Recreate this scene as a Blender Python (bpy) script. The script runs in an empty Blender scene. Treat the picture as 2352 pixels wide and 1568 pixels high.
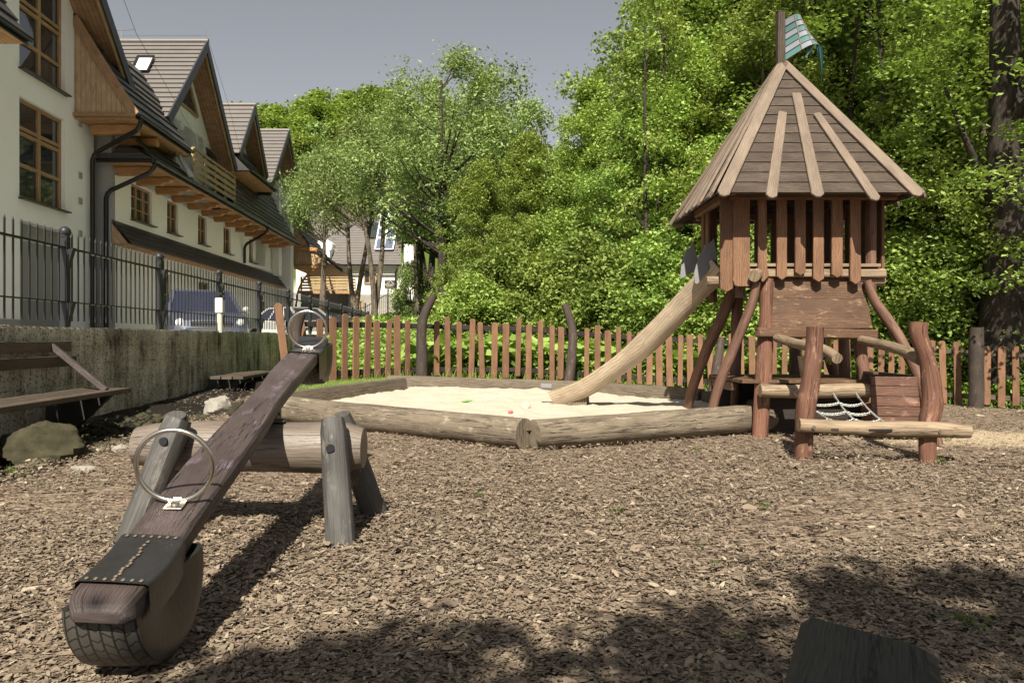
import bpy, math, random
import numpy as np
from mathutils import Vector, Matrix, noise as mnoise

# ------------------------------------------------------------------ scene, camera, light
sc = bpy.context.scene
COL = sc.collection
random.seed(7)
RNG = np.random.default_rng(7)
R = math.radians

F, CX, CY, H = 1764.0, 1176.0, 775.0, 0.85      # focal length, axis and horizon in units of a 2352 px wide picture; eye height

cam_d = bpy.data.cameras.new('camera')
cam_d.lens = 27.0
cam_d.sensor_width = 36.0
cam_d.shift_y = -9.0 / 2352
cam_d.clip_start = 0.05
cam_d.clip_end = 2000
cam = bpy.data.objects.new('camera', cam_d)
COL.objects.link(cam)
cam.location = (0, 0, H)
cam.rotation_euler = (R(90), 0, 0)
sc.camera = cam

SUN_DIR = Vector((-0.13, -1.0, 1.0)).normalized()          # towards the sun
elev = math.asin(SUN_DIR.z)
world = bpy.data.worlds.new('World')
sc.world = world
world.use_nodes = True
wn = world.node_tree
wn.nodes.clear()
sky = wn.nodes.new('ShaderNodeTexSky')
sky.sky_type = 'NISHITA'
sky.sun_disc = False
sky.sun_elevation = elev
sky.sun_rotation = math.atan2(SUN_DIR.x, SUN_DIR.y)
sky.air_density = 1.0
sky.dust_density = 1.2
hsv = wn.nodes.new('ShaderNodeHueSaturation')
hsv.inputs['Saturation'].default_value = 0.22
tint = wn.nodes.new('ShaderNodeMixRGB')
tint.blend_type = 'MULTIPLY'
tint.inputs[0].default_value = 1.0
tint.inputs[2].default_value = (0.99, 0.985, 1.0, 1)
bg = wn.nodes.new('ShaderNodeBackground')
bg.inputs['Strength'].default_value = 0.05
wo = wn.nodes.new('ShaderNodeOutputWorld')
wn.links.new(sky.outputs[0], hsv.inputs['Color'])
wn.links.new(hsv.outputs[0], tint.inputs[1])
wn.links.new(tint.outputs[0], bg.inputs['Color'])
wn.links.new(bg.outputs[0], wo.inputs['Surface'])

sun_d = bpy.data.lights.new('sun', 'SUN')
sun_d.energy = 5.0
sun_d.angle = R(0.5)
sun_d.color = (1.0, 0.93, 0.80)
sun = bpy.data.objects.new('sun', sun_d)
COL.objects.link(sun)
sun.rotation_euler = SUN_DIR.to_track_quat('Z', 'Y').to_euler()

sc.view_settings.view_transform = 'Standard'
sc.view_settings.look = 'None'
sc.view_settings.exposure = 0.95
sc.view_settings.gamma = 1.0
sc.cycles.max_bounces = 6
sc.cycles.diffuse_bounces = 2
sc.cycles.transparent_max_bounces = 8

def P(x, y, d):
    return Vector(((x - CX) * d / F, d, H - (y - CY) * d / F))

def ray_plane(x, y, p0, n):
    r = Vector(((x - CX) / F, 1.0, -(y - CY) / F))
    o = Vector((0, 0, H))
    return o + r * ((Vector(p0) - o).dot(n) / r.dot(n))

def sstep(a, b, t):
    t = np.clip((t - a) / (b - a), 0, 1)
    return t * t * (3 - 2 * t)

def gz(x, y):
    """terrain height"""
    x = np.asarray(x, float); y = np.asarray(y, float)
    prof = np.interp(x, [-3.2, 0, 2.7, 8.6, 20], [0.10, 0.08, -0.10, -0.36, -0.45])
    z = prof * sstep(8.0, 13.0, y)
    bank = np.interp(y, [15, 25, 50, 60, 80, 130, 260, 900], [0, 1.15, 2.3, 4.5, 12, 30, 45, 60])
    bank = bank * np.where(y > 15, 1, 0)
    side = sstep(-6.3, -4.6, x + 0.063 * y)           # car park left of the wall stays flat
    flat = np.maximum(1 - side, 0) * (1 - sstep(40, 52, y))
    z = (z + bank) * (1 - flat) + 0.5 * flat
    right = sstep(5, 16, x) * sstep(10, 24, y)
    return z + 0.0 * right

# ------------------------------------------------------------------ node helpers / materials
def new_mat(name):
    m = bpy.data.materials.new(name)
    m.use_nodes = True
    nt = m.node_tree
    nt.nodes.clear()
    out = nt.nodes.new('ShaderNodeOutputMaterial')
    b = nt.nodes.new('ShaderNodeBsdfPrincipled')
    nt.links.new(b.outputs[0], out.inputs['Surface'])
    return m, nt, b, out

def N(nt, t, **kw):
    n = nt.nodes.new(t)
    for k, v in kw.items():
        if k.startswith('i_'):
            n.inputs[k[2:].replace('_', ' ')].default_value = v
        else:
            setattr(n, k, v)
    return n

def mapping(nt, src, scale, rot=(0, 0, 0)):
    mp = N(nt, 'ShaderNodeMapping')
    mp.inputs['Scale'].default_value = scale
    mp.inputs['Rotation'].default_value = rot
    nt.links.new(src, mp.inputs['Vector'])
    return mp.outputs[0]

def noise(nt, vec, scale, detail=4, rough=0.6, dist=0.0):
    n = N(nt, 'ShaderNodeTexNoise')
    n.inputs['Scale'].default_value = scale
    n.inputs['Detail'].default_value = detail
    n.inputs['Roughness'].default_value = rough
    n.inputs['Distortion'].default_value = dist
    if vec is not None:
        nt.links.new(vec, n.inputs['Vector'])
    return n.outputs['Fac']

def ramp(nt, fac, stops):
    r = N(nt, 'ShaderNodeValToRGB')
    el = r.color_ramp.elements
    while len(el) < len(stops):
        el.new(0.5)
    for e, (p, c) in zip(el, stops):
        e.position = p
        e.color = c if len(c) == 4 else (*c, 1)
    nt.links.new(fac, r.inputs[0])
    return r.outputs[0]

def mix(nt, fac, a, b, mode='MIX'):
    m = N(nt, 'ShaderNodeMixRGB', blend_type=mode)
    for i, v in ((0, fac), (1, a), (2, b)):
        if isinstance(v, (int, float)):
            m.inputs[i].default_value = v
        elif isinstance(v, tuple):
            m.inputs[i].default_value = (*v, 1) if len(v) == 3 else v
        else:
            nt.links.new(v, m.inputs[i])
    return m.outputs[0]

def bump(nt, b, h, strength, dist=0.01):
    bp = N(nt, 'ShaderNodeBump')
    bp.inputs['Strength'].default_value = strength
    bp.inputs['Distance'].default_value = dist
    nt.links.new(h, bp.inputs['Height'])
    nt.links.new(bp.outputs[0], b.inputs['Normal'])

def tex(nt, which='Object'):
    return N(nt, 'ShaderNodeTexCoord').outputs[which]

def wood(name, light, dark, grain=1.0, rough=0.75, wave=0.3, wear=None, crack=0.0, seams=None, rnd=0.25, spec=0.3):
    """wood along UV u (metres), rings across v"""
    m, nt, b, out = new_mat(name)
    uv = tex(nt, 'UV')
    oi = N(nt, 'ShaderNodeObjectInfo')
    add = N(nt, 'ShaderNodeVectorMath', operation='ADD')
    nt.links.new(uv, add.inputs[0])
    sc_ = N(nt, 'ShaderNodeVectorMath', operation='SCALE')
    cmb = N(nt, 'ShaderNodeCombineXYZ')
    nt.links.new(oi.outputs['Random'], cmb.inputs[0])
    nt.links.new(oi.outputs['Random'], cmb.inputs[2])
    nt.links.new(cmb.outputs[0], sc_.inputs[0])
    sc_.inputs['Scale'].default_value = 37.0
    nt.links.new(sc_.outputs[0], add.inputs[1])
    v = add.outputs[0]
    wv = N(nt, 'ShaderNodeTexWave', wave_type='BANDS', bands_direction='Y')
    wv.inputs['Scale'].default_value = 9.0 * grain
    wv.inputs['Distortion'].default_value = 7.0
    wv.inputs['Detail'].default_value = 3
    wv.inputs['Detail Scale'].default_value = 1.2
    nt.links.new(mapping(nt, v, (0.55, 1.6, 1)), wv.inputs['Vector'])
    fine = noise(nt, mapping(nt, v, (3, 90, 3)), 1.6 * grain, 4, 0.65)
    big = noise(nt, mapping(nt, v, (1.6, 4, 1)), 2.2, 4, 0.6)
    g = mix(nt, 1 - wave, wv.outputs['Fac'], fine)
    c = ramp(nt, g, [(0.26, dark), (0.66, light)])
    c = mix(nt, ramp(nt, big, [(0.35, (0, 0, 0)), (0.7, (0.55, 0.55, 0.55))]), c, tuple(x * 0.55 for x in dark))
    if wear:
        w = noise(nt, mapping(nt, v, (4, 9, 4)), 1.6, 6, 0.7)
        c = mix(nt, ramp(nt, w, [(0.56, (0, 0, 0)), (0.68, (1, 1, 1))]), c, wear)
    hgt = g
    if crack > 0:
        ck = noise(nt, mapping(nt, v, (1.1, 26, 1)), 1.3, 5, 0.6, 0.4)
        cm = ramp(nt, ck, [(0.478, (0, 0, 0)), (0.495, (1, 1, 1)), (0.505, (1, 1, 1)), (0.522, (0, 0, 0))])
        gate = ramp(nt, noise(nt, mapping(nt, v, (0.9, 5, 1)), 2.0, 2), [(0.42, (0, 0, 0)), (0.5, (1, 1, 1))])
        cm = mix(nt, 1.0, cm, gate, 'MULTIPLY')
        f = mix(nt, 1.0, cm, (crack, crack, crack), 'MULTIPLY')
        c = mix(nt, f, c, (0.012, 0.009, 0.008))
        hgt = mix(nt, cm, g, (0, 0, 0))
    hs = N(nt, 'ShaderNodeHueSaturation')
    mr = N(nt, 'ShaderNodeMapRange')
    mr.inputs['To Min'].default_value = 1 - rnd
    mr.inputs['To Max'].default_value = 1 + rnd
    nt.links.new(oi.outputs['Random'], mr.inputs['Value'])
    nt.links.new(mr.outputs[0], hs.inputs['Value'])
    nt.links.new(c, hs.inputs['Color'])
    nt.links.new(hs.outputs[0], b.inputs['Base Color'])
    b.inputs['Roughness'].default_value = rough
    b.inputs['Specular IOR Level'].default_value = spec
    bump(nt, b, hgt, 0.55, 0.004)
    return m

def plain(name, col, rough=0.6, metal=0.0, var=0.12, scale=3.0, bumps=0.15, spec=0.5, fine=60):
    m, nt, b, out = new_mat(name)
    o = tex(nt)
    n1 = noise(nt, o, scale, 5, 0.65)
    c = mix(nt, n1, tuple(x * (1 - var * 1.6) for x in col), tuple(min(1, x * (1 + var)) for x in col))
    nt.links.new(c, b.inputs['Base Color'])
    b.inputs['Roughness'].default_value = rough
    b.inputs['Metallic'].default_value = metal
    b.inputs['Specular IOR Level'].default_value = spec
    if bumps:
        bump(nt, b, noise(nt, o, fine, 3), bumps, 0.004)
    return m

def leafmat(name, c0, c1, c2, trans=0.35, rough=0.55):
    m, nt, b, out = new_mat(name)
    geo = N(nt, 'ShaderNodeNewGeometry')
    oi = N(nt, 'ShaderNodeObjectInfo')
    c = ramp(nt, geo.outputs['Random Per Island'], [(0.0, c0), (0.5, c1), (1.0, c2)])
    hs = N(nt, 'ShaderNodeHueSaturation')
    mr = N(nt, 'ShaderNodeMapRange')
    mr.inputs['To Min'].default_value = 0.8
    mr.inputs['To Max'].default_value = 1.2
    nt.links.new(oi.outputs['Random'], mr.inputs['Value'])
    nt.links.new(mr.outputs[0], hs.inputs['Value'])
    mr2 = N(nt, 'ShaderNodeMapRange')
    mr2.inputs['To Min'].default_value = 0.496
    mr2.inputs['To Max'].default_value = 0.514
    nt.links.new(oi.outputs['Random'], mr2.inputs['Value'])
    nt.links.new(mr2.outputs[0], hs.inputs['Hue'])
    nt.links.new(c, hs.inputs['Color'])
    nt.links.new(hs.outputs[0], b.inputs['Base Color'])
    b.inputs['Roughness'].default_value = rough
    b.inputs['Specular IOR Level'].default_value = 0.2
    tr = N(nt, 'ShaderNodeBsdfTranslucent')
    tc = mix(nt, 1.0, hs.outputs[0], (1.1, 1.15, 0.6), 'MULTIPLY')
    nt.links.new(tc, tr.inputs['Color'])
    ms = N(nt, 'ShaderNodeMixShader')
    ms.inputs[0].default_value = trans
    nt.links.new(b.outputs[0], ms.inputs[1])
    nt.links.new(tr.outputs[0], ms.inputs[2])
    nt.links.new(ms.outputs[0], out.inputs['Surface'])
    return m

def islandmat(name, stops, rough=0.85):
    m, nt, b, out = new_mat(name)
    geo = N(nt, 'ShaderNodeNewGeometry')
    c = ramp(nt, geo.outputs['Random Per Island'], stops)
    n = noise(nt, tex(nt), 90, 3)
    c = mix(nt, ramp(nt, n, [(0.3, (0, 0, 0)), (0.7, (0.3, 0.3, 0.3))]), c, (0.07, 0.05, 0.036))
    nt.links.new(c, b.inputs['Base Color'])
    b.inputs['Roughness'].default_value = rough
    b.inputs['Specular IOR Level'].default_value = 0.25
    bump(nt, b, noise(nt, tex(nt), 260, 3), 0.5, 0.003)
    return m

M = {}
M['picket'] = wood('picket wood', (0.27, 0.15, 0.085), (0.13, 0.066, 0.036), 2.2, 0.7, 0.5, rnd=0.15)
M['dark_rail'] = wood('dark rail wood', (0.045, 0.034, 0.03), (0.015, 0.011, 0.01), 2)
M['bark_post'] = wood('weathered trunk wood', (0.085, 0.064, 0.052), (0.03, 0.023, 0.019), 1.0, 0.8, 0.1, wear=(0.11, 0.085, 0.07))
M['log'] = wood('weathered log', (0.22, 0.18, 0.13), (0.10, 0.078, 0.056), 1.2, 0.85, 0.12, wear=(0.30, 0.25, 0.18), crack=1.0, rnd=0.1)
M['beam_grey'] = wood('grey beam wood', (0.20, 0.165, 0.12), (0.09, 0.07, 0.05), 1.2, 0.85, crack=0.5, rnd=0.1)
M['slide'] = wood('worn slide wood', (0.46, 0.38, 0.28), (0.30, 0.23, 0.16), 1.0, 0.33, 0.3, rnd=0.03, spec=0.6, wear=(0.30, 0.20, 0.12))
M['pale_log'] = wood('pale debarked log', (0.32, 0.245, 0.165), (0.19, 0.135, 0.085), 0.9, 0.7, 0.15, crack=0.8, rnd=0.1)
M['red_post'] = wood('red stained post', (0.20, 0.10, 0.064), (0.12, 0.054, 0.036), 0.9, 0.6, 0.12, wear=(0.33, 0.19, 0.135), rnd=0.15, crack=0.9)
M['red_leg'] = wood('red stained leg', (0.21, 0.118, 0.082), (0.12, 0.06, 0.043), 1.4, 0.65, 0.4, rnd=0.1, crack=0.8)
M['shake'] = wood('brown roof boards', (0.10, 0.074, 0.055), (0.03, 0.022, 0.017), 1.3, 0.8, 0.5, rnd=0.1)
M['batten'] = wood('pale roof batten', (0.235, 0.18, 0.135), (0.14, 0.105, 0.078), 1.5, 0.75, 0.35, rnd=0.08)
M['hang_board'] = wood('brown wall board', (0.24, 0.135, 0.075), (0.11, 0.052, 0.03), 1.6, 0.7, 0.4, rnd=0.15)
M['panel_board'] = wood('worn brown panel', (0.15, 0.082, 0.045), (0.055, 0.028, 0.017), 1.2, 0.6, wear=(0.24, 0.16, 0.10), rnd=0.1)
M['red_panel'] = wood('red brown panel', (0.165, 0.088, 0.06), (0.08, 0.038, 0.026), 1.2, 0.6, wear=(0.30, 0.18, 0.13), rnd=0.1)
M['seesaw_wood'] = wood('purple brown plank', (0.098, 0.075, 0.068), (0.042, 0.03, 0.027), 2.6, 0.5, 0.2, wear=(0.13, 0.098, 0.125), crack=1.0, rnd=0.03, spec=0.4)
M['seesaw_edge'] = M['seesaw_wood']
M['black_leg'] = wood('black stained leg', (0.10, 0.094, 0.088), (0.04, 0.037, 0.035), 1.0, 0.6, 0.05, wear=(0.155, 0.143, 0.125), rnd=0.1, spec=0.4)
M['axle_log'] = wood('brown lacquered log', (0.20, 0.165, 0.135), (0.12, 0.092, 0.072), 1.2, 0.42, 0.1, rnd=0.03, crack=0.8, spec=0.5)
M['bench_wood'] = wood('bench boards', (0.12, 0.092, 0.065), (0.05, 0.038, 0.03), 1.4, 0.7)
M['slab_wood'] = wood('black weathered slab', (0.075, 0.072, 0.062), (0.028, 0.028, 0.026), 2.6, 0.75, 0.1, crack=0.9)
M['steel'] = plain('brushed steel', (0.62, 0.57, 0.5), 0.28, 1.0, 0.05)
M['nail'] = plain('dull nail heads', (0.20, 0.16, 0.12), 0.6, 0.6, 0.3)
M['dark_steel'] = plain('dark steel', (0.10, 0.10, 0.09), 0.5, 0.9)
M['fence_paint'] = plain('black fence paint', (0.02, 0.021, 0.023), 0.45, 0.0, 0.2, spec=0.35)
M['rubber'] = plain('black rubber', (0.022, 0.021, 0.02), 0.36, 0, 0.4, 9, 0.25)
M['render_white'] = plain('white render', (0.91, 0.89, 0.83), 0.9, 0, 0.05, 1.5, 0.4, 0.2, 25)
M['render_cream'] = plain('cream render', (0.92, 0.89, 0.79), 0.9, 0, 0.04, 1.5, 0.3, 0.2, 25)
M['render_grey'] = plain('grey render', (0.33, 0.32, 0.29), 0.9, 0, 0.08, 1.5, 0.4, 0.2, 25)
M['tile'] = plain('roof tile', (0.16, 0.145, 0.135), 0.45, 0, 0.15, 2.2, 0.2, 0.5, 12)
M['tile_shaded'] = plain('shaded roof tile', (0.06, 0.057, 0.057), 0.4, 0, 0.2, 2.2, 0.2, 0.5, 12)  # same roof tile with the shade of the side slopes in its colour
M['tile_dark'] = plain('dark roof tile', (0.035, 0.034, 0.036), 0.45, 0, 0.2, 2.2, 0.2, 0.5, 12)
M['black_metal'] = plain('black gutter metal', (0.016, 0.015, 0.015), 0.35, 0.2, 0.1)
M['window_wood'] = wood('window wood', (0.50, 0.34, 0.17), (0.32, 0.19, 0.085), 1.5, 0.5, rnd=0.05)
M['soffit'] = wood('orange soffit wood', (0.56, 0.31, 0.13), (0.36, 0.175, 0.07), 1.2, 0.55, rnd=0.05)
M['soffit_brown'] = wood('brown gable soffit', (0.44, 0.28, 0.15), (0.26, 0.15, 0.075), 1.2, 0.6, rnd=0.05)
M['pale_rail'] = wood('pale balcony wood', (0.50, 0.38, 0.20), (0.30, 0.21, 0.10), 1.2, 0.6, rnd=0.05)
M['lead'] = plain('lead flashing', (0.45, 0.45, 0.44), 0.4, 0.3, 0.08)

def glassmat(name, col=(0.02, 0.024, 0.025)):
    m, nt, b, out = new_mat(name)
    n = noise(nt, tex(nt), 1.2, 3)
    nt.links.new(mix(nt, n, col, tuple(x * 2.2 for x in col)), b.inputs['Base Color'])
    b.inputs['Roughness'].default_value = 0.04
    b.inputs['Specular IOR Level'].default_value = 0.9
    b.inputs['IOR'].default_value = 1.6
    bump(nt, b, noise(nt, tex(nt), 2.0, 1), 0.05, 0.01)
    return m
M['glass'] = glassmat('window glass')
M['car_glass'] = glassmat('car glass', (0.012, 0.014, 0.03))
M['bright_glass'] = plain('skylight glass', (0.75, 0.76, 0.74), 0.15, 0, 0.03, bumps=0)

def seamed(name, base_key_light, base_dark, pitch, axis=1, rough=0.65):
    """boards with real dark joints every `pitch` metres across UV v (or u)"""
    m = wood(name, base_key_light, base_dark, 1.3, rough, rnd=0.05)
    nt = m.node_tree
    b = [n for n in nt.nodes if n.type == 'BSDF_PRINCIPLED'][0]
    src = b.inputs['Base Color'].links[0].from_socket
    sep = N(nt, 'ShaderNodeSeparateXYZ')
    nt.links.new(tex(nt, 'UV'), sep.inputs[0])
    mt = N(nt, 'ShaderNodeMath', operation='MODULO')
    nt.links.new(sep.outputs[axis], mt.inputs[0])
    mt.inputs[1].default_value = pitch
    ab = N(nt, 'ShaderNodeMath', operation='ABSOLUTE')
    nt.links.new(mt.outputs[0], ab.inputs[0])
    lt = N(nt, 'ShaderNodeMath', operation='LESS_THAN')
    nt.links.new(ab.outputs[0], lt.inputs[0])
    lt.inputs[1].default_value = pitch * 0.07
    nt.links.new(mix(nt, lt.outputs[0], src, tuple(x * 0.2 for x in base_dark)), b.inputs['Base Color'])
    return m
M['clad'] = seamed('vertical cladding', (0.60, 0.43, 0.26), (0.40, 0.25, 0.14), 0.13)
M['soffit_boards'] = seamed('soffit boards', (0.62, 0.38, 0.18), (0.42, 0.22, 0.09), 0.12)
M['soffit_brown_boards'] = seamed('gable soffit boards', (0.40, 0.245, 0.13), (0.24, 0.13, 0.065), 0.12, axis=0)

def concrete():
    m, nt, b, out = new_mat('stained concrete')
    o = tex(nt)
    streak = noise(nt, mapping(nt, o, (2.6, 2.6, 0.35)), 2.2, 6, 0.7)
    blot = noise(nt, o, 1.6, 6, 0.7)
    pit = noise(nt, o, 38, 5, 0.75)
    c = ramp(nt, mix(nt, 0.5, streak, blot), [(0.38, (0.07, 0.062, 0.048)), (0.48, (0.36, 0.33, 0.25)), (0.60, (0.62, 0.58, 0.47))])
    c = mix(nt, ramp(nt, pit, [(0.38, (1, 1, 1)), (0.48, (0, 0, 0))]), c, (0.018, 0.015, 0.01))
    sep = N(nt, 'ShaderNodeSeparateXYZ')
    nt.links.new(o, sep.inputs[0])
    mt = N(nt, 'ShaderNodeMath', operation='MODULO')
    nt.links.new(sep.outputs[2], mt.inputs[0])
    mt.inputs[1].default_value = 0.19
    lt = N(nt, 'ShaderNodeMath', operation='LESS_THAN')
    nt.links.new(mt.outputs[0], lt.inputs[0])
    lt.inputs[1].default_value = 0.004
    c = mix(nt, mix(nt, lt.outputs[0], (0, 0, 0), (0.5, 0.5, 0.5)), c, (0.03, 0.026, 0.018))
    nt.links.new(c, b.inputs['Base Color'])
    b.inputs['Roughness'].default_value = 0.95
    b.inputs['Specular IOR Level'].default_value = 0.15
    bump(nt, b, pit, 0.8, 0.012)
    return m
M['concrete'] = concrete()

def groundmat():
    m, nt, b, out = new_mat('bark mulch ground')
    o = tex(nt)
    vo = N(nt, 'ShaderNodeTexVoronoi')
    vo.inputs['Scale'].default_value = 38
    nt.links.new(mapping(nt, o, (0.6, 1.5, 1), (0, 0, 0.3)), vo.inputs['Vector'])
    vo2 = N(nt, 'ShaderNodeTexVoronoi')
    vo2.inputs['Scale'].default_value = 60
    nt.links.new(mapping(nt, o, (1.3, 0.7, 1), (0, 0, -0.4)), vo2.inputs['Vector'])
    sp = N(nt, 'ShaderNodeSeparateColor')
    nt.links.new(vo.outputs['Color'], sp.inputs[0])
    mul = ramp(nt, sp.outputs[0], [(0.0, (0.05, 0.034, 0.025)), (0.3, (0.15, 0.108, 0.078)), (0.75, (0.25, 0.19, 0.14)), (1, (0.36, 0.28, 0.20))])
    patch = noise(nt, o, 0.7, 5, 0.7)
    soil = mix(nt, noise(nt, o, 60, 4), (0.19, 0.155, 0.11), (0.31, 0.255, 0.185))
    mul = mix(nt, ramp(nt, patch, [(0.52, (0, 0, 0)), (0.66, (0.75, 0.75, 0.75))]), mul, soil)
    moss = noise(nt, o, 1.9, 6, 0.75)
    mul = mix(nt, ramp(nt, moss, [(0.68, (0, 0, 0)), (0.74, (0.5, 0.5, 0.5))]), mul, (0.10, 0.12, 0.02))
    gr = mix(nt, noise(nt, o, 3.0, 6, 0.8), (0.035, 0.06, 0.012), (0.12, 0.17, 0.04))
    pale_lot = mix(nt, noise(nt, o, 40, 4), (0.50, 0.49, 0.46), (0.60, 0.59, 0.55))  # unseen car park paving, made pale to bounce sun onto the hotel
    sand = mix(nt, noise(nt, o, 25, 4), (0.40, 0.31, 0.2), (0.52, 0.42, 0.29))
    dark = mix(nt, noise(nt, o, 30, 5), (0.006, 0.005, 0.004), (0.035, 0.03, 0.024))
    # zone vertex colour: R grass, G pale car park, B sand, A darker strip along the wall
    ca = N(nt, 'ShaderNodeVertexColor', layer_name='zone')
    s3 = N(nt, 'ShaderNodeSeparateColor')
    nt.links.new(ca.outputs['Color'], s3.inputs[0])
    brk = noise(nt, o, 7, 5, 0.7)
    def soft(x):
        a = N(nt, 'ShaderNodeMath', operation='MULTIPLY_ADD')
        nt.links.new(brk, a.inputs[0]); a.inputs[1].default_value = 0.7
        nt.links.new(x, a.inputs[2])
        return ramp(nt, a.outputs[0], [(0.72, (0, 0, 0)), (0.95, (1, 1, 1))])
    c = mix(nt, soft(s3.outputs[2]), mul, sand)
    c = mix(nt, s3.outputs[0], c, gr)
    c = mix(nt, s3.outputs[1], c, pale_lot)
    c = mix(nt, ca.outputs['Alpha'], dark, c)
    nt.links.new(c, b.inputs['Base Color'])
    b.inputs['Roughness'].default_value = 0.95
    b.inputs['Specular IOR Level'].default_value = 0.1
    h = mix(nt, 0.5, vo.outputs['Distance'], vo2.outputs['Distance'])
    h = mix(nt, 0.3, h, noise(nt, o, 120, 4))
    bump(nt, b, h, 1.0, 0.03)
    return m
M['ground'] = groundmat()
M['chips'] = islandmat('bark chips', [(0.0, (0.11, 0.082, 0.058)), (0.2, (0.19, 0.145, 0.103)), (0.7, (0.235, 0.182, 0.132)), (0.93, (0.31, 0.25, 0.182)), (1, (0.43, 0.36, 0.265))])
M['bark'] = None

def sandmat():
    m, nt, b, out = new_mat('play sand')
    o = tex(nt)
    c = mix(nt, noise(nt, o, 3, 6, 0.7), (0.42, 0.365, 0.29), (0.53, 0.465, 0.375))
    sp = noise(nt, o, 70, 3)
    c = mix(nt, ramp(nt, sp, [(0.68, (0, 0, 0)), (0.74, (0.7, 0.7, 0.7))]), c, (0.25, 0.19, 0.13))
    nt.links.new(c, b.inputs['Base Color'])
    b.inputs['Roughness'].default_value = 0.95
    b.inputs['Specular IOR Level'].default_value = 0.1
    bump(nt, b, mix(nt, 0.5, noise(nt, o, 14, 5), noise(nt, o, 120, 3)), 0.6, 0.02)
    return m
M['sand'] = sandmat()

def barkmat(name, a, c_):
    m, nt, b, out = new_mat(name)
    o = tex(nt)
    n1 = noise(nt, mapping(nt, o, (9, 9, 1.6)), 1.6, 6, 0.75)
    c = ramp(nt, n1, [(0.35, a), (0.62, c_)])
    nt.links.new(c, b.inputs['Base Color'])
    b.inputs['Roughness'].default_value = 0.95
    bump(nt, b, n1, 0.9, 0.04)
    return m
M['bark_dark'] = barkmat('dark bark', (0.012, 0.009, 0.007), (0.06, 0.046, 0.035))
M['bark_grey'] = barkmat('grey bark', (0.035, 0.027, 0.02), (0.18, 0.145, 0.105))
M['leaf'] = leafmat('bright leaves', (0.15, 0.215, 0.05), (0.24, 0.325, 0.08), (0.34, 0.425, 0.12))
M['leaf_yellow'] = leafmat('yellow green leaves', (0.19, 0.25, 0.055), (0.28, 0.36, 0.085), (0.38, 0.46, 0.13))
M['leaf_grey'] = leafmat('grey green leaves', (0.13, 0.185, 0.055), (0.23, 0.30, 0.10), (0.35, 0.42, 0.17), 0.3)
M['leaf_deep'] = leafmat('deep green leaves', (0.02, 0.04, 0.01), (0.045, 0.075, 0.018), (0.08, 0.12, 0.03), 0.2)
M['leaf_under'] = leafmat('undergrowth leaves', (0.13, 0.20, 0.035), (0.22, 0.32, 0.065), (0.34, 0.44, 0.11))
M['stone'] = plain('field stone', (0.30, 0.28, 0.24), 0.9, 0, 0.35, 4, 0.8, 0.2, 30)
M['dark_stone'] = plain('dark mossy stone', (0.055, 0.05, 0.03), 0.95, 0, 0.7, 6, 1.0, 0.1, 22)

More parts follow.
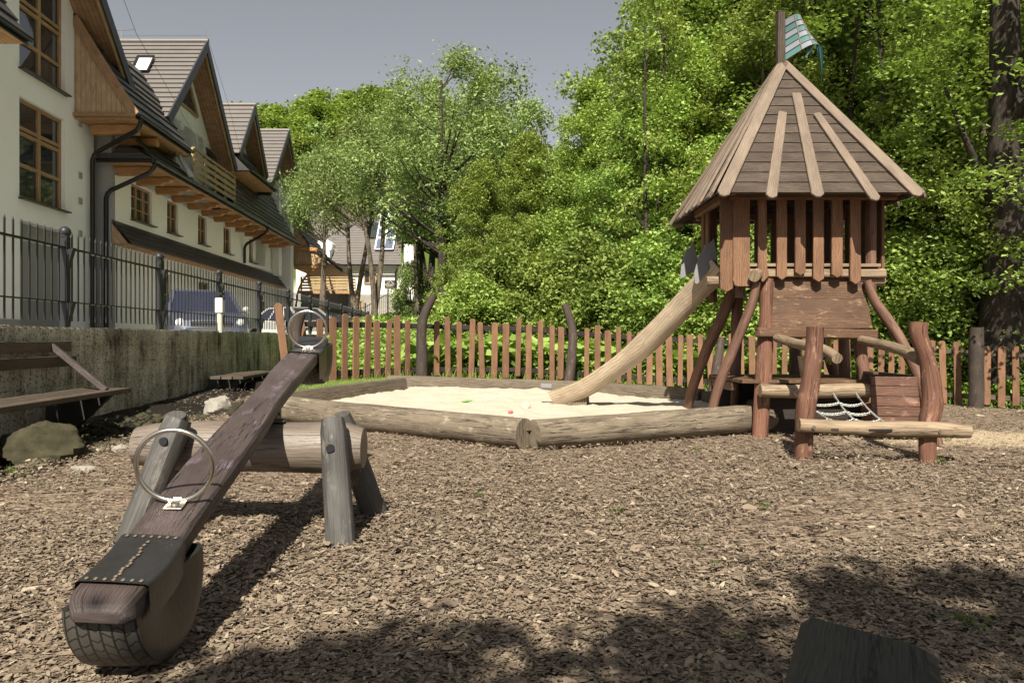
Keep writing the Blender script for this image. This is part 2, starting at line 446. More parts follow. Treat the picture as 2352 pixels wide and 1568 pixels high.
# ------------------------------------------------------------------ mesh builder
WLOC = {}
class MB:
    def __init__(self):
        self.v = []; self.f = []; self.uv = []
    def face(self, pts, uvs=None):
        i = len(self.v)
        self.v.extend([tuple(p) for p in pts])
        self.f.append(tuple(range(i, i + len(pts))))
        if uvs is None:
            p = [Vector(q) for q in pts]
            e = (p[1] - p[0])
            L = e.length or 1
            e = e / L
            n = (p[1] - p[0]).cross(p[-1] - p[0])
            if n.length > 0: n.normalize()
            t = n.cross(e)
            uvs = [((q - p[0]).dot(e), (q - p[0]).dot(t)) for q in p]
        self.uv.append(list(uvs))
    def box(self, c, s, frame=None, ch=0.0, long_axis=None):
        """box; frame = (ex,ey,ez) unit axes; UV u along the longest axis; ch = chamfer"""
        c = Vector(c)
        ex, ey, ez = frame if frame else (Vector((1, 0, 0)), Vector((0, 1, 0)), Vector((0, 0, 1)))
        hx, hy, hz = s[0] / 2, s[1] / 2, s[2] / 2
        ax = [ex, ey, ez]; h = [hx, hy, hz]
        la = max(range(3), key=lambda k: h[k]) if long_axis is None else long_axis
        for k in range(3):
            a, b = (k + 1) % 3, (k + 2) % 3
            for sgn in (1, -1):
                base = c + ax[k] * h[k] * sgn
                q = [(-1, -1), (1, -1), (1, 1), (-1, 1)]
                if sgn < 0: q = q[::-1]
                pts = [base + ax[a] * (h[a] - ch) * i + ax[b] * (h[b] - ch) * j for i, j in q]
                if a == la: uv = [((h[a] * i), h[b] * j + k * 3.1) for i, j in q]
                elif b == la: uv = [((h[b] * j), h[a] * i + k * 3.1) for i, j in q]
                else: uv = [(h[a] * i * 0.2, h[b] * j * 1.0 + 7) for i, j in q]
                self.face(pts, uv)
        if ch > 0:
            for k in range(3):          # edges parallel to k
                a, b = (k + 1) % 3, (k + 2) % 3
                for i in (1, -1):
                    for j in (1, -1):
                        A = c + ax[a] * h[a] * i + ax[b] * (h[b] - ch) * j
                        B = c + ax[a] * (h[a] - ch) * i + ax[b] * h[b] * j
                        L = ax[k] * (h[k] - ch)
                        pts = [A - L, A + L, B + L, B - L]
                        if i * j < 0: pts = pts[::-1]
                        self.face(pts, [(-h[k], 0.1), (h[k], 0.1), (h[k], .11), (-h[k], .11)] if i*j>0 else [(-h[k], .11), (h[k], .11), (h[k], .1), (-h[k], .1)])
            for i in (1, -1):
                for j in (1, -1):
                    for l in (1, -1):
                        a = c + ex * hx * i + ey * (hy - ch) * j + ez * (hz - ch) * l
                        b2 = c + ex * (hx - ch) * i + ey * hy * j + ez * (hz - ch) * l
                        d = c + ex * (hx - ch) * i + ey * (hy - ch) * j + ez * hz * l
                        pts = [a, b2, d] if i * j * l > 0 else [a, d, b2]
                        self.face(pts)
        return self
    def beam(self, p0, p1, w, t, up=(0, 0, 1), ch=0.004):
        """rectangular bar p0->p1; w across (perp to up), t along up"""
        p0 = Vector(p0); p1 = Vector(p1)
        e = (p1 - p0); L = e.length; e.normalize()
        up = Vector(up)
        s = e.cross(up)
        if s.length < 1e-4: s = e.cross(Vector((1, 0, 0)))
        s.normalize(); u = s.cross(e)
        return self.box((p0 + p1) / 2, (L, w, t), (e, s, u), ch, long_axis=0)
    def prism(self, poly, vec, uvs=None, ch=0.0):
        """closed polygon (3-D points) extruded by vec"""
        poly = [Vector(p) for p in poly]; vec = Vector(vec)
        n = len(poly)
        cen = sum(poly, Vector()) / n
        nor = Vector()
        for i in range(n):
            nor += (poly[i] - cen).cross(poly[(i + 1) % n] - cen)
        if nor.dot(vec) < 0: poly = poly[::-1]; uvs = uvs[::-1] if uvs else None
        if uvs is None:
            # longest edge gives u
            k = max(range(n), key=lambda i: (poly[(i + 1) % n] - poly[i]).length)
            e = (poly[(k + 1) % n] - poly[k]).normalized()
            nn = vec.normalized(); t = nn.cross(e)
            uvs = [((p - poly[0]).dot(e), (p - poly[0]).dot(t)) for p in poly]
        top = [p + vec for p in poly]
        if ch > 0:
            cc = cen + vec
            tin = []
            for i, p in enumerate(top):
                a = (top[i - 1] - p).normalized(); b = (top[(i + 1) % n] - p).normalized()
                d = a + b
                if d.length < 1e-3: d = (cc - p)
                tin.append(p + d.normalized() * ch * 1.3)
            lo = [p - vec.normalized() * ch for p in top]
            self.face(tin, uvs)
            for i in range(n):
                j = (i + 1) % n
                self.face([lo[i], lo[j], tin[j], tin[i]], [uvs[i], uvs[j], uvs[j], uvs[i]])
                L = (poly[j] - poly[i]).length
                self.face([poly[i], poly[j], lo[j], lo[i]], [(0, 0), (L, 0), (L, vec.length), (0, vec.length)])
        else:
            self.face(top, uvs)
            for i in range(n):
                j = (i + 1) % n
                L = (poly[j] - poly[i]).length
                self.face([poly[i], poly[j], top[j], top[i]], [(0, 0), (L, 0), (L, vec.length), (0, vec.length)])
        self.face(poly[::-1], uvs[::-1])
        return self
    def tube(self, path, rad, n=12, caps=True, jit=0.0, seed=0, squash=None, dome=0.0, seg=None, ref=None):
        """smooth-ish tube; path points, radii; jit = relative radius noise"""
        path = [Vector(p) for p in path]
        if isinstance(rad, (int, float)): rad = [rad] * len(path)
        if seg:      # resample (catmull-ish linear->smooth)
            pp, rr = [], []
            m = len(path)
            for i in range(m - 1):
                p0 = path[max(i - 1, 0)]; p1 = path[i]; p2 = path[i + 1]; p3 = path[min(i + 2, m - 1)]
                for k in range(seg):
                    t = k / seg
                    pp.append(0.5 * ((2 * p1) + (p2 - p0) * t + (2 * p0 - 5 * p1 + 4 * p2 - p3) * t * t + (3 * p1 - p0 - 3 * p2 + p3) * t ** 3))
                    rr.append(rad[i] + (rad[i + 1] - rad[i]) * t)
            pp.append(path[-1]); rr.append(rad[-1])
            path, rad = pp, rr
        m = len(path)
        rings = []
        e0 = (path[1] - path[0]).normalized()
        r0 = Vector(ref) if ref else (Vector((0, 0, 1)) if abs(e0.z) < 0.8 else Vector((0, 1, 0)))
        a = (r0 - e0 * r0.dot(e0)).normalized()
        L = 0; Ls = []
        for i, p in enumerate(path):
            if i > 0: L += (p - path[i - 1]).length
            Ls.append(L)
            e = (path[min(i + 1, m - 1)] - path[max(i - 1, 0)]).normalized()
            a = (a - e * a.dot(e)).normalized()
            b = e.cross(a)
            ring = []
            for k in range(n):
                th = 2 * math.pi * k / n
                r = rad[i]
                if jit:
                    q = Vector((math.cos(th) * 1.1, math.sin(th) * 1.1, L * 2.2 / max(0.3, rad[i] * 6))) + Vector((seed * 7.3, seed * 3.1, 0))
                    r *= 1 + jit * mnoise.noise(q * 1.0) + jit * 0.4 * mnoise.noise(q * 3.1)
                sa, sb = (1, 1) if squash is None else squash
                ring.append(p + a * math.cos(th) * r * sa + b * math.sin(th) * r * sb)
            rings.append(ring)
        if dome > 0:
            def shrink(ring, e, f, off):
                c = sum(ring, Vector()) / n
                return [c + (q - c) * f + e * off for q in ring]
            ea = (path[0] - path[1]).normalized(); eb = (path[-1] - path[-2]).normalized()
            A = [shrink(rings[0], ea, f, o * rad[0] * dome) for f, o in ((0.0001, 1.0), (0.55, 0.93), (0.86, 0.55))]
            B = [shrink(rings[-1], eb, f, o * rad[-1] * dome) for f, o in ((0.86, 0.55), (0.55, 0.93), (0.0001, 1.0))]
            rings = A + rings + B
            Ls = [-rad[0], -rad[0] * .6, -rad[0] * .3] + Ls + [L + rad[-1] * .3, L + rad[-1] * .6, L + rad[-1]]
        base = len(self.v)
        for r_ in rings:
            self.v.extend([tuple(q) for q in r_])
        circ = 2 * math.pi * max(rad)
        for i in range(len(rings) - 1):
            for k in range(n):
                k2 = (k + 1) % n
                self.f.append((base + i * n + k, base + i * n + k2, base + (i + 1) * n + k2, base + (i + 1) * n + k))
                v0, v1 = circ * k / n, circ * (k + 1) / n
                self.uv.append([(Ls[i], v0), (Ls[i], v1), (Ls[i + 1], v1), (Ls[i + 1], v0)])
        if caps and dome == 0:
            for ring, rev in ((rings[0], True), (rings[-1], False)):
                pts = ring[::-1] if rev else ring
                c = sum(pts, Vector()) / n
                self.face(pts, [((q - c).dot(Vector((0.1, 0, 1))) , (q - c).dot(Vector((1, 0.5, 0)))) for q in pts])
        return self
    def sphere(self, c, r, nu=16, nv=10, scale=(1, 1, 1), jit=0, seed=0):
        c = Vector(c)
        base = len(self.v)
        for j in range(nv + 1):
            ph = math.pi * j / nv
            for i in range(nu):
                th = 2 * math.pi * i / nu
                d = Vector((math.sin(ph) * math.cos(th), math.sin(ph) * math.sin(th), math.cos(ph)))
                rr = r
                if jit:
                    rr *= 1 + jit * mnoise.noise(d * 1.6 + Vector((seed * 5.1, 0, 0))) + jit * .4 * mnoise.noise(d * 5 + Vector((0, seed * 5.1, 0)))
                self.v.append((c.x + d.x * rr * scale[0], c.y + d.y * rr * scale[1], c.z + d.z * rr * scale[2]))
        for j in range(nv):
            for i in range(nu):
                i2 = (i + 1) % nu
                self.f.append((base + j * nu + i, base + (j + 1) * nu + i, base + (j + 1) * nu + i2, base + j * nu + i2))
                self.uv.append([(i / nu, j / nv), (i / nu, (j + 1) / nv), ((i + 1) / nu, (j + 1) / nv), ((i + 1) / nu, j / nv)])
        return self
    def grid(self, fn, nu, nv, uvs=None, flip=False):
        base = len(self.v)
        for j in range(nv + 1):
            for i in range(nu + 1):
                self.v.append(tuple(fn(i / nu, j / nv)))
        su, sv = uvs or (1, 1)
        for j in range(nv):
            for i in range(nu):
                a = base + j * (nu + 1) + i
                q = (a, a + 1, a + nu + 2, a + nu + 1)
                u = [(i / nu * su, j / nv * sv), ((i + 1) / nu * su, j / nv * sv), ((i + 1) / nu * su, (j + 1) / nv * sv), (i / nu * su, (j + 1) / nv * sv)]
                if flip: q = q[::-1]; u = u[::-1]
                self.f.append(q); self.uv.append(u)
        return self
    def torus(self, c, R_, r, ax, up, n=40, m=10):
        c = Vector(c); ax = Vector(ax).normalized(); up = Vector(up)
        a = (up - ax * up.dot(ax)).normalized(); b = ax.cross(a)
        base = len(self.v)
        for i in range(n):
            th = 2 * math.pi * i / n
            rd = a * math.cos(th) + b * math.sin(th)
            for j in range(m):
                ph = 2 * math.pi * j / m
                self.v.append(tuple(c + rd * (R_ + r * math.cos(ph)) + ax * r * math.sin(ph)))
        for i in range(n):
            for j in range(m):
                i2, j2 = (i + 1) % n, (j + 1) % m
                self.f.append((base + i * m + j, base + i2 * m + j, base + i2 * m + j2, base + i * m + j2))
                self.uv.append([(i, j), (i + 1, j), (i + 1, j + 1), (i, j + 1)])
        return self
    def build(self, name, mat, parent=None, smooth=False, origin=None, label=None):
        off = Vector((0, 0, 0))
        if parent is not None:
            off = WLOC[parent.name]
        elif origin is not None:
            off = Vector(origin)
        me = bpy.data.meshes.new(name)
        me.from_pydata([(x - off.x, y - off.y, z - off.z) for x, y, z in self.v], [], self.f)
        uvl = me.uv_layers.new(name='UVMap')
        flat = [c for f in self.uv for p in f for c in p]
        uvl.data.foreach_set('uv', flat)
        me.materials.append(mat)
        if smooth:
            me.polygons.foreach_set('use_smooth', [True] * len(me.polygons))
            if smooth is not True:
                me.set_sharp_from_angle(angle=R(smooth))
        me.update()
        o = bpy.data.objects.new(name, me)
        COL.objects.link(o)
        if parent is not None:
            o.parent = parent
        else:
            o.location = off
        WLOC[o.name] = off.copy()
        if label: o['label'] = label
        return o

def tag(o, label=None, cat=None, group=None, kind=None):
    if label: o['label'] = label
    if cat: o['category'] = cat
    if group: o['group'] = group
    if kind: o['kind'] = kind
    return o

def thing(name, label, cat, loc=(0, 0, 0), group=None):
    o = bpy.data.objects.new(name, None)
    COL.objects.link(o)
    o.location = loc
    o.empty_display_size = 0.2
    WLOC[o.name] = Vector(loc)
    return tag(o, label, cat, group)

def np_mesh(name, verts, nper, mat, parent=None, loc=None):
    """verts (K*nper,3) with K polygons of nper corners"""
    K = len(verts) // nper
    me = bpy.data.meshes.new(name)
    me.vertices.add(len(verts)); me.vertices.foreach_set('co', np.asarray(verts, np.float32).ravel())
    me.loops.add(len(verts)); me.loops.foreach_set('vertex_index', np.arange(len(verts), dtype=np.int32))
    me.polygons.add(K)
    me.polygons.foreach_set('loop_start', np.arange(0, K * nper, nper, dtype=np.int32))
    me.polygons.foreach_set('loop_total', np.full(K, nper, np.int32))
    me.materials.append(mat)
    me.update(calc_edges=True)
    me.validate()
    o = bpy.data.objects.new(name, me)
    COL.objects.link(o)
    if parent is not None: o.parent = parent
    WLOC[o.name] = Vector(loc or (0, 0, 0))
    return o

def leaf_quads(pts, size, up=0.6, rng=RNG, aspect=0.62, sizevar=0.5):
    """one rhombic leaf per point, normals biased upwards"""
    n = len(pts)
    nor = rng.normal(size=(n, 3)); nor /= np.linalg.norm(nor, axis=1)[:, None]
    nor[:, 2] = np.abs(nor[:, 2]) + up
    nor /= np.linalg.norm(nor, axis=1)[:, None]
    t = rng.normal(size=(n, 3))
    t -= nor * np.sum(t * nor, 1)[:, None]
    t /= np.linalg.norm(t, axis=1)[:, None]
    b = np.cross(nor, t)
    s = size * (1 + sizevar * rng.uniform(-1, 1, n))[:, None]
    drop = nor * s * 0.12
    v = np.stack([pts - t * s, pts - b * s * aspect + drop, pts + t * s, pts + b * s * aspect + drop], 1)
    return v.reshape(-1, 3)

# ------------------------------------------------------------------ terrain
def wallx(y):                      # line of the retaining wall and iron fence
    return -3.97 - 0.063 * y

def fence_pt(x):                   # picket fence line: picture x -> (depth, z top, z bottom)
    xs = [600, 700, 789, 870, 1000, 1189, 1492, 1760, 2000, 2310, 2700]
    d = [11.4, 11.8, 12.3, 12.9, 13.6, 14.2, 14.9, 14.8, 14.3, 13.3, 12.2]
    yt = [722, 722, 724, 726, 731, 737, 761, 771, 780, 793, 815]
    yb = [884, 880, 876, 870, 866, 866, 885, 900, 915, 932, 965]
    dd = float(np.interp(x, xs, d)); a = float(np.interp(x, xs, yt)); b = float(np.interp(x, xs, yb))
    return dd, H - (a - CY) * dd / F, H - (b - CY) * dd / F

def make_ground():
    def axis(lo, hi, fine_lo, fine_hi, step, g=1.18):
        a = list(np.arange(fine_lo, fine_hi, step))
        s = step; v = fine_hi
        while v < hi: a.append(v); s *= g; v += s
        a.append(hi)
        s = step; v = fine_lo - step
        pre = []
        while v > lo: pre.append(v); s *= g; v -= s
        pre.append(lo)
        return np.array(sorted(pre) + a)
    xs = axis(-300, 300, -8, 11, 0.16)
    ys = axis(-60, 900, 0.2, 17, 0.16)
    X, Y = np.meshgrid(xs, ys)
    Z = gz(X, Y)
    # little undulation of the bark bed
    rough = np.zeros_like(Z)
    for k in range(14):
        a, b, c = RNG.uniform(-4.0, 4.0), RNG.uniform(-4.0, 4.0), RNG.uniform(0, 6.28)
        rough += np.sin(a * X + b * Y + c)
    near = (np.abs(X) < 12) & (Y < 18)
    Z = Z + np.where(near, rough * 0.0035, 0)
    # stony ditch along the wall, lip where the bark begins
    wx = -3.97 - 0.063 * Y
    dx = X - wx
    ditch = (dx > -0.4) & (Y < 12)
    Z = Z - np.where(ditch, 0.10 * np.exp(-((dx - 0.65) / 0.42) ** 2), 0)
    Z = Z + np.where((Y > 9) & (Y < 13) & (dx > 0.1) & (dx < 1.6), 0.05, 0)
    Z = Z - 0.012
    V = np.stack([X, Y, Z], -1).reshape(-1, 3)
    nx, ny = len(xs), len(ys)
    idx = np.arange(nx * ny).reshape(ny, nx)
    F4 = np.stack([idx[:-1, :-1], idx[:-1, 1:], idx[1:, 1:], idx[1:, :-1]], -1).reshape(-1, 4)
    me = bpy.data.meshes.new('ground')
    me.vertices.add(len(V)); me.vertices.foreach_set('co', V.astype(np.float32).ravel())
    me.loops.add(F4.size); me.loops.foreach_set('vertex_index', F4.astype(np.int32).ravel())
    me.polygons.add(len(F4))
    me.polygons.foreach_set('loop_start', np.arange(0, F4.size, 4, dtype=np.int32))
    me.polygons.foreach_set('loop_total', np.full(len(F4), 4, np.int32))
    me.polygons.foreach_set('use_smooth', np.ones(len(F4), bool))
    me.update(calc_edges=True)
    x, y = V[:, 0], V[:, 1]
    px = CX + F * x / np.maximum(y, 0.3)
    fd = np.interp(px, [600, 700, 789, 870, 1000, 1189, 1492, 1760, 2000, 2310, 2700], [11.4, 11.8, 12.3, 12.9, 13.6, 14.2, 14.9, 14.8, 14.3, 13.3, 12.2])
    w = -3.97 - 0.063 * y
    inside = (y < fd - 0.1) | ((px < 700) & (y < 16.2) & (x > w - .1))
    lot = (x < w - 0.1) & (y < 60)
    grass = (~inside & ~lot)
    nearleft = (y > 11.0) & (x < -1.8) & (x > w + 1.3) & inside
    g = np.where(grass | nearleft, 1.0, 0.0)
    a = np.where(lot, 1.0, 0.0)
    s = np.exp(-(((x - 3.9) / 1.3) ** 2 + ((y - 6.6) / 0.75) ** 2))      # sand spilled right of the tower
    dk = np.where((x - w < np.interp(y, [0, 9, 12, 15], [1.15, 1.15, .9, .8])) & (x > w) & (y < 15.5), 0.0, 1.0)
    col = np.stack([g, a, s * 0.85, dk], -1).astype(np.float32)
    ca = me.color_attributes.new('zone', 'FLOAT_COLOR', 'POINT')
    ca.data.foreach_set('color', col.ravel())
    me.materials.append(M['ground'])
    o = bpy.data.objects.new('ground', me)
    COL.objects.link(o)
    tag(o, kind='structure')
make_ground()

def scatter_view(n, dmin, dmax, power, xr=(-90, 2450)):
    """random ground points spread over the picture (real depths)"""
    u = RNG.uniform(0, 1, n)
    inv0, inv1 = dmin ** (-power), dmax ** (-power)
    d = (inv0 + (inv1 - inv0) * u) ** (-1 / power)
    px = RNG.uniform(xr[0], xr[1], n)
    return (px - CX) * d / F, d

def make_chips(n=430000):
    x, y = scatter_view(n, 1.15, 13.5, 0.55)
    keep = (x > -3.97 - 0.063 * y + np.interp(y, [0, 8, 9.5], [1.0, 1.0, .3])) & (x < 12)
    # outside the sand box
    sb = np.array([(-2.38, 7.9), (0.10, 5.93), (2.49, 7.03), (2.2, 8.96), (1.17, 10.4), (-1.8, 11.0)])
    ins = np.ones(len(x), bool)
    for i in range(6):
        a, b = sb[i], sb[(i + 1) % 6]
        ins &= ((b[0] - a[0]) * (y - a[1]) - (b[1] - a[1]) * (x - a[0])) > 0
    keep &= ~ins
    thin = RNG.uniform(0, 1, n) < np.exp(-(((x - 3.9) / 1.2) ** 2 + ((y - 6.6) / 0.6) ** 2)) * 0.8
    bare = np.array([mnoise.noise(Vector((a * 0.75, b * 0.75, 3.3))) for a, b in zip(x, y)])
    keep &= ~thin & (RNG.uniform(0, 1, n) > np.clip((bare - 0.08) * 3.0, 0, 0.8))
    x, y = x[keep], y[keep]
    n = len(x)
    z = gz(x, y) + RNG.uniform(-0.006, 0.012, n)
    L = RNG.gamma(1.6, 0.0040, n) + 0.0032
    L = np.minimum(L, 0.045)
    W = L * RNG.uniform(0.25, 0.6, n)
    L = L * np.clip(0.8 + 0.06 * y, 0.85, 1.4)
    th = RNG.uniform(0, math.pi * 2, n)
    tilt = RNG.normal(0, 0.2, n); roll = RNG.normal(0, 0.24, n)
    t = np.stack([np.cos(th) * np.cos(tilt), np.sin(th) * np.cos(tilt), np.sin(tilt)], 1)
    b = np.stack([-np.sin(th) * np.cos(roll), np.cos(th) * np.cos(roll), np.sin(roll)], 1)
    c = np.stack([x, y, z + 0.004], 1)
    nn = np.cross(t, b)
    pts = []
    for (a1, b1) in ((-1, -0.25), (-0.55, -0.9), (0.5, -0.8), (1, 0.15), (0.4, 0.95), (-0.6, 0.8)):
        ja = a1 * RNG.uniform(0.7, 1.15, n); jb = b1 * RNG.uniform(0.6, 1.15, n)
        pts.append(c + t * (L * ja)[:, None] + b * (W * jb)[:, None] + nn * (RNG.normal(0, 0.10, n) * W)[:, None])
    v = np.stack(pts, 1).reshape(-1, 3)
    o = np_mesh('bark_chips', v, 6, M['chips'])
    tag(o, 'loose grey brown bark chips covering the playground floor', 'bark chips', kind='stuff')
make_chips()

# stones and rubble in the ditch below the wall
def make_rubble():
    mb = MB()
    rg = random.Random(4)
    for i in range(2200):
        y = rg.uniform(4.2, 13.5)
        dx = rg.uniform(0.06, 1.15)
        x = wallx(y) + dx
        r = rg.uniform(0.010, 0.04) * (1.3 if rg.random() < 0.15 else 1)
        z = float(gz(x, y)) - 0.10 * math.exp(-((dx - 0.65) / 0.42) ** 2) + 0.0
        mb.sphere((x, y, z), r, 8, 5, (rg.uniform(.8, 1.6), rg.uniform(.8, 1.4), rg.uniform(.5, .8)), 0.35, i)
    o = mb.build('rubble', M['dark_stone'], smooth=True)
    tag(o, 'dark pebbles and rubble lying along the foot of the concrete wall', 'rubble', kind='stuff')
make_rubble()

def boulder(name, label, c, r, sc_, mat, seed, cat='boulder', group=None):
    mb = MB()
    rr = random.Random(seed)
    pl = [(Vector((rr.gauss(0, 1), rr.gauss(0, 1), rr.gauss(0, .8))).normalized(), rr.uniform(.62, .95)) for _ in range(16)]
    nu, nv = 44, 28
    for j in range(nv + 1):
        for i in range(nu):
            ph, th = math.pi * j / nv, 2 * math.pi * i / nu
            d = Vector((math.sin(ph) * math.cos(th), math.sin(ph) * math.sin(th), math.cos(ph)))
            q = 1.15
            for n_, k_ in pl:
                dd = d.dot(n_)
                if dd > .2: q = min(q, k_ / dd)
            q *= 1 + .10 * mnoise.noise(d * 3 + Vector((seed, 0, 0))) + .06 * mnoise.noise(d * 9) + .03 * mnoise.noise(d * 22)
            mb.v.append((c[0] + d.x * q * r * sc_[0], c[1] + d.y * q * r * sc_[1], c[2] + d.z * q * r * sc_[2]))
    for j in range(nv):
        for i in range(nu):
            i2 = (i + 1) % nu
            mb.f.append((j * nu + i, (j + 1) * nu + i, (j + 1) * nu + i2, j * nu + i2)); mb.uv.append([(0, 0)] * 4)
    o = mb.build(name, mat, smooth=35, origin=(c[0], c[1], c[2] - r * sc_[2]))
    return tag(o, label, cat, group)
boulder('boulder', 'large mossy dark boulder below the near bench', (-3.36, 5.55, 0.05), 0.30, (1.15, 0.95, 0.62), M['dark_stone'], 3)
boulder('boulder', 'dark mossy boulder cut off by the left picture edge', (-3.42, 4.72, 0.03), 0.28, (0.8, 0.85, 0.8), M['dark_stone'], 9)
boulder('stone', 'pale cracked rock at the wall foot behind the seesaw', (-3.32, 8.75, 0.06), 0.2, (0.95, 0.85, 0.75), M['stone'], 5, 'stone')
boulder('stone', 'brown mossy rock touching the right of the pale rock', (-3.02, 8.45, 0.03), 0.15, (0.9, 0.9, 0.85), M['dark_stone'], 6, 'stone')
boulder('stone', 'small white stone in the ditch right of the boulder', (-2.98, 5.85, 0.0), 0.06, (1.3, 0.8, 0.7), M['stone'], 15, 'stone')
boulder('stone', 'flat pale stone lying on the bark left of the seesaw', (-2.78, 4.95, 0.0), 0.06, (1.5, 0.9, 0.45), M['stone'], 16, 'stone')
for (q, lab) in (((-2.55, 10.9, 0.06), 'rounded stone on the ground left of the sandbox corner'), ((-2.75, 10.2, 0.05), 'grey stone between seesaw and sandbox corner')):
    boulder('stone', lab, q, 0.1, (1.2, 1, 0.6), M['stone'], int(q[0] * -10), 'stone')

# ------------------------------------------------------------------ sand box
def sandbox():
    t = thing('sandbox', 'wide sandbox framed with thick weathered logs', 'sandbox', (0.2, 8.4, 0))
    def log(pts, r, nm='log', mat='log', seed=0, sq=None, lab=None, jit=0.05):
        n = 16
        a, b = Vector(pts[0]), Vector(pts[1])
        path = [a.lerp(b, i / n) for i in range(n + 1)]
        rad = [r[0] + (r[1] - r[0]) * i / n for i in range(n + 1)]
        mb = MB().tube(path, rad, 28, True, jit, seed, sq)
        return mb.build(nm, M[mat], t, smooth=40, label=lab)
    log([(-2.40, 7.90, 0.12), (0.10, 5.97, 0.105)], (0.135, 0.118), seed=1)
    log([(0.17, 5.95, 0.10), (2.52, 7.05, 0.13)], (0.115, 0.13), seed=2)
    # rear frame: squared beams
    def beam(a, b, w, h, lab=None):
        n = 10
        a = Vector(a); b = Vector(b)
        mb = MB()
        e = (b - a).normalized(); s = e.cross(Vector((0, 0, 1))).normalized()
        prof = [(-.5, -.5), (.5, -.5), (.5, .3), (.36, .5), (-.36, .5), (-.5, .3)]
        base = 0
        for i in range(n + 1):
            p = a.lerp(b, i / n)
            wob = 1 + 0.05 * mnoise.noise(p * 1.7)
            for u, v in prof:
                q = p + s * u * w * wob + Vector((0, 0, 1)) * (v * h * (wob if v > 0 else 1))
                mb.v.append(tuple(q))
        L = (b - a).length
        m = len(prof)
        for i in range(n):
            for k in range(m):
                k2 = (k + 1) % m
                mb.f.append((i * m + k, i * m + k2, (i + 1) * m + k2, (i + 1) * m + k))
                mb.uv.append([(L * i / n, k * .13), (L * i / n, (k + 1) * .13), (L * (i + 1) / n, (k + 1) * .13), (L * (i + 1) / n, k * .13)])
        mb.f.append(tuple(range(m))[::-1]); mb.uv.append([(0.1 * k, 0) for k in range(m)])
        mb.f.append(tuple(n * m + k for k in range(m))); mb.uv.append([(0.1 * k, 0) for k in range(m)])
        return mb.build('beam', M['beam_grey'], t, smooth=25, label=lab)
    V1 = P(893, 864, 11.0); V2 = P(1373, 879, 10.35); V3 = P(1612, 896, 9.0); V0 = P(660, 905, 7.95)
    V1b = P(922, 871, 10.6)
    beam((V0.x - .08, V0.y + .08, 0.14), (V1b.x, V1b.y, V1b.z - 0.11), 0.17, 0.26)
    beam((V1.x, V1.y, V1.z - 0.12), (V2.x, V2.y + .05, V2.z - 0.12), 0.15, 0.27)
    beam((V2.x - .05, V2.y, V2.z - 0.12), (V3.x, V3.y, V3.z - 0.12), 0.16, 0.27)
    beam((V3.x + .06, V3.y, V3.z - 0.13), (2.42, 7.15, 0.12), 0.16, 0.25)
    # sand
    poly = [(-2.36, 7.95), (0.12, 6.0), (2.45, 7.08), (2.2, 8.96), (1.17, 10.3), (-1.75, 10.9)]
    def inside(x, y):
        return all(((poly[(i + 1) % 6][0] - poly[i][0]) * (y - poly[i][1]) - (poly[(i + 1) % 6][1] - poly[i][1]) * (x - poly[i][0])) > -0.09 for i in range(6))
    mb = MB()
    step = 0.06
    nx, ny = int(5.2 / step), int(5.3 / step)
    idx = {}
    for j in range(ny + 1):
        for i in range(nx + 1):
            x, y = -2.6 + i * step, 5.8 + j * step
            if inside(x, y):
                z = 0.115 + float(gz(x, y)) * 0.85 + 0.02 * mnoise.noise(Vector((x * 1.3, y * 1.3, 0))) + 0.028 * mnoise.noise(Vector((x * 4.5, y * 4.5, 5))) + 0.014 * mnoise.noise(Vector((x * 13, y * 13, 5)))
                z += 0.07 * math.exp(-((x - 0.02) ** 2 + (y - 6.7) ** 2) / 0.03) * (0.6 + mnoise.noise(Vector((x * 18, y * 18, 1))))
                z += 0.06 * math.exp(-((x - 0.08) ** 2 + (y - 7.5) ** 2) / 0.04) * (0.6 + mnoise.noise(Vector((x * 18, y * 18, 1))))
                idx[(i, j)] = len(mb.v)
                mb.v.append((x, y, z))
    for (i, j), a in idx.items():
        q = [idx.get((i + 1, j)), idx.get((i + 1, j + 1)), idx.get((i, j + 1))]
        if None not in q:
            mb.f.append((a, *q)); mb.uv.append([(0, 0), (1, 0), (1, 1), (0, 1)])
    o = mb.build('sand', M['sand'], smooth=True)
    tag(o, 'pale yellow play sand filling the log framed sandbox', 'sand', kind='stuff')
sandbox()

green_toy = plain('green plastic', (0.28, 0.62, 0.18), 0.4, 0, 0.05, bumps=0)
red_toy = plain('red plastic', (0.60, 0.12, 0.11), 0.4, 0, 0.05, bumps=0)
o = MB().beam(P(1063, 920, 8.75), P(1081, 919, 8.9), 0.06, 0.02, ch=0.005).build('sand_toy', green_toy)
tag(o, 'small bright green plastic toy lying in the sand', 'toy')
o = MB().beam(P(1168, 947, 7.05), P(1178, 946, 7.1), 0.03, 0.03, ch=0.01).build('sand_toy', red_toy)
tag(o, 'red plastic toy half buried near the front log', 'toy')
boulder('sand_lump', 'crumbly pale sand clump beside the red toy', (0.12, 6.75, 0.115), 0.045, (1.2, 1, 0.8), M['sand'], 22, 'sand clump')
boulder('sand_lump', 'taller crumbly sand clump left of the slide foot', (0.14, 7.9, 0.13), 0.065, (0.9, 0.9, 1.0), M['sand'], 23, 'sand clump')

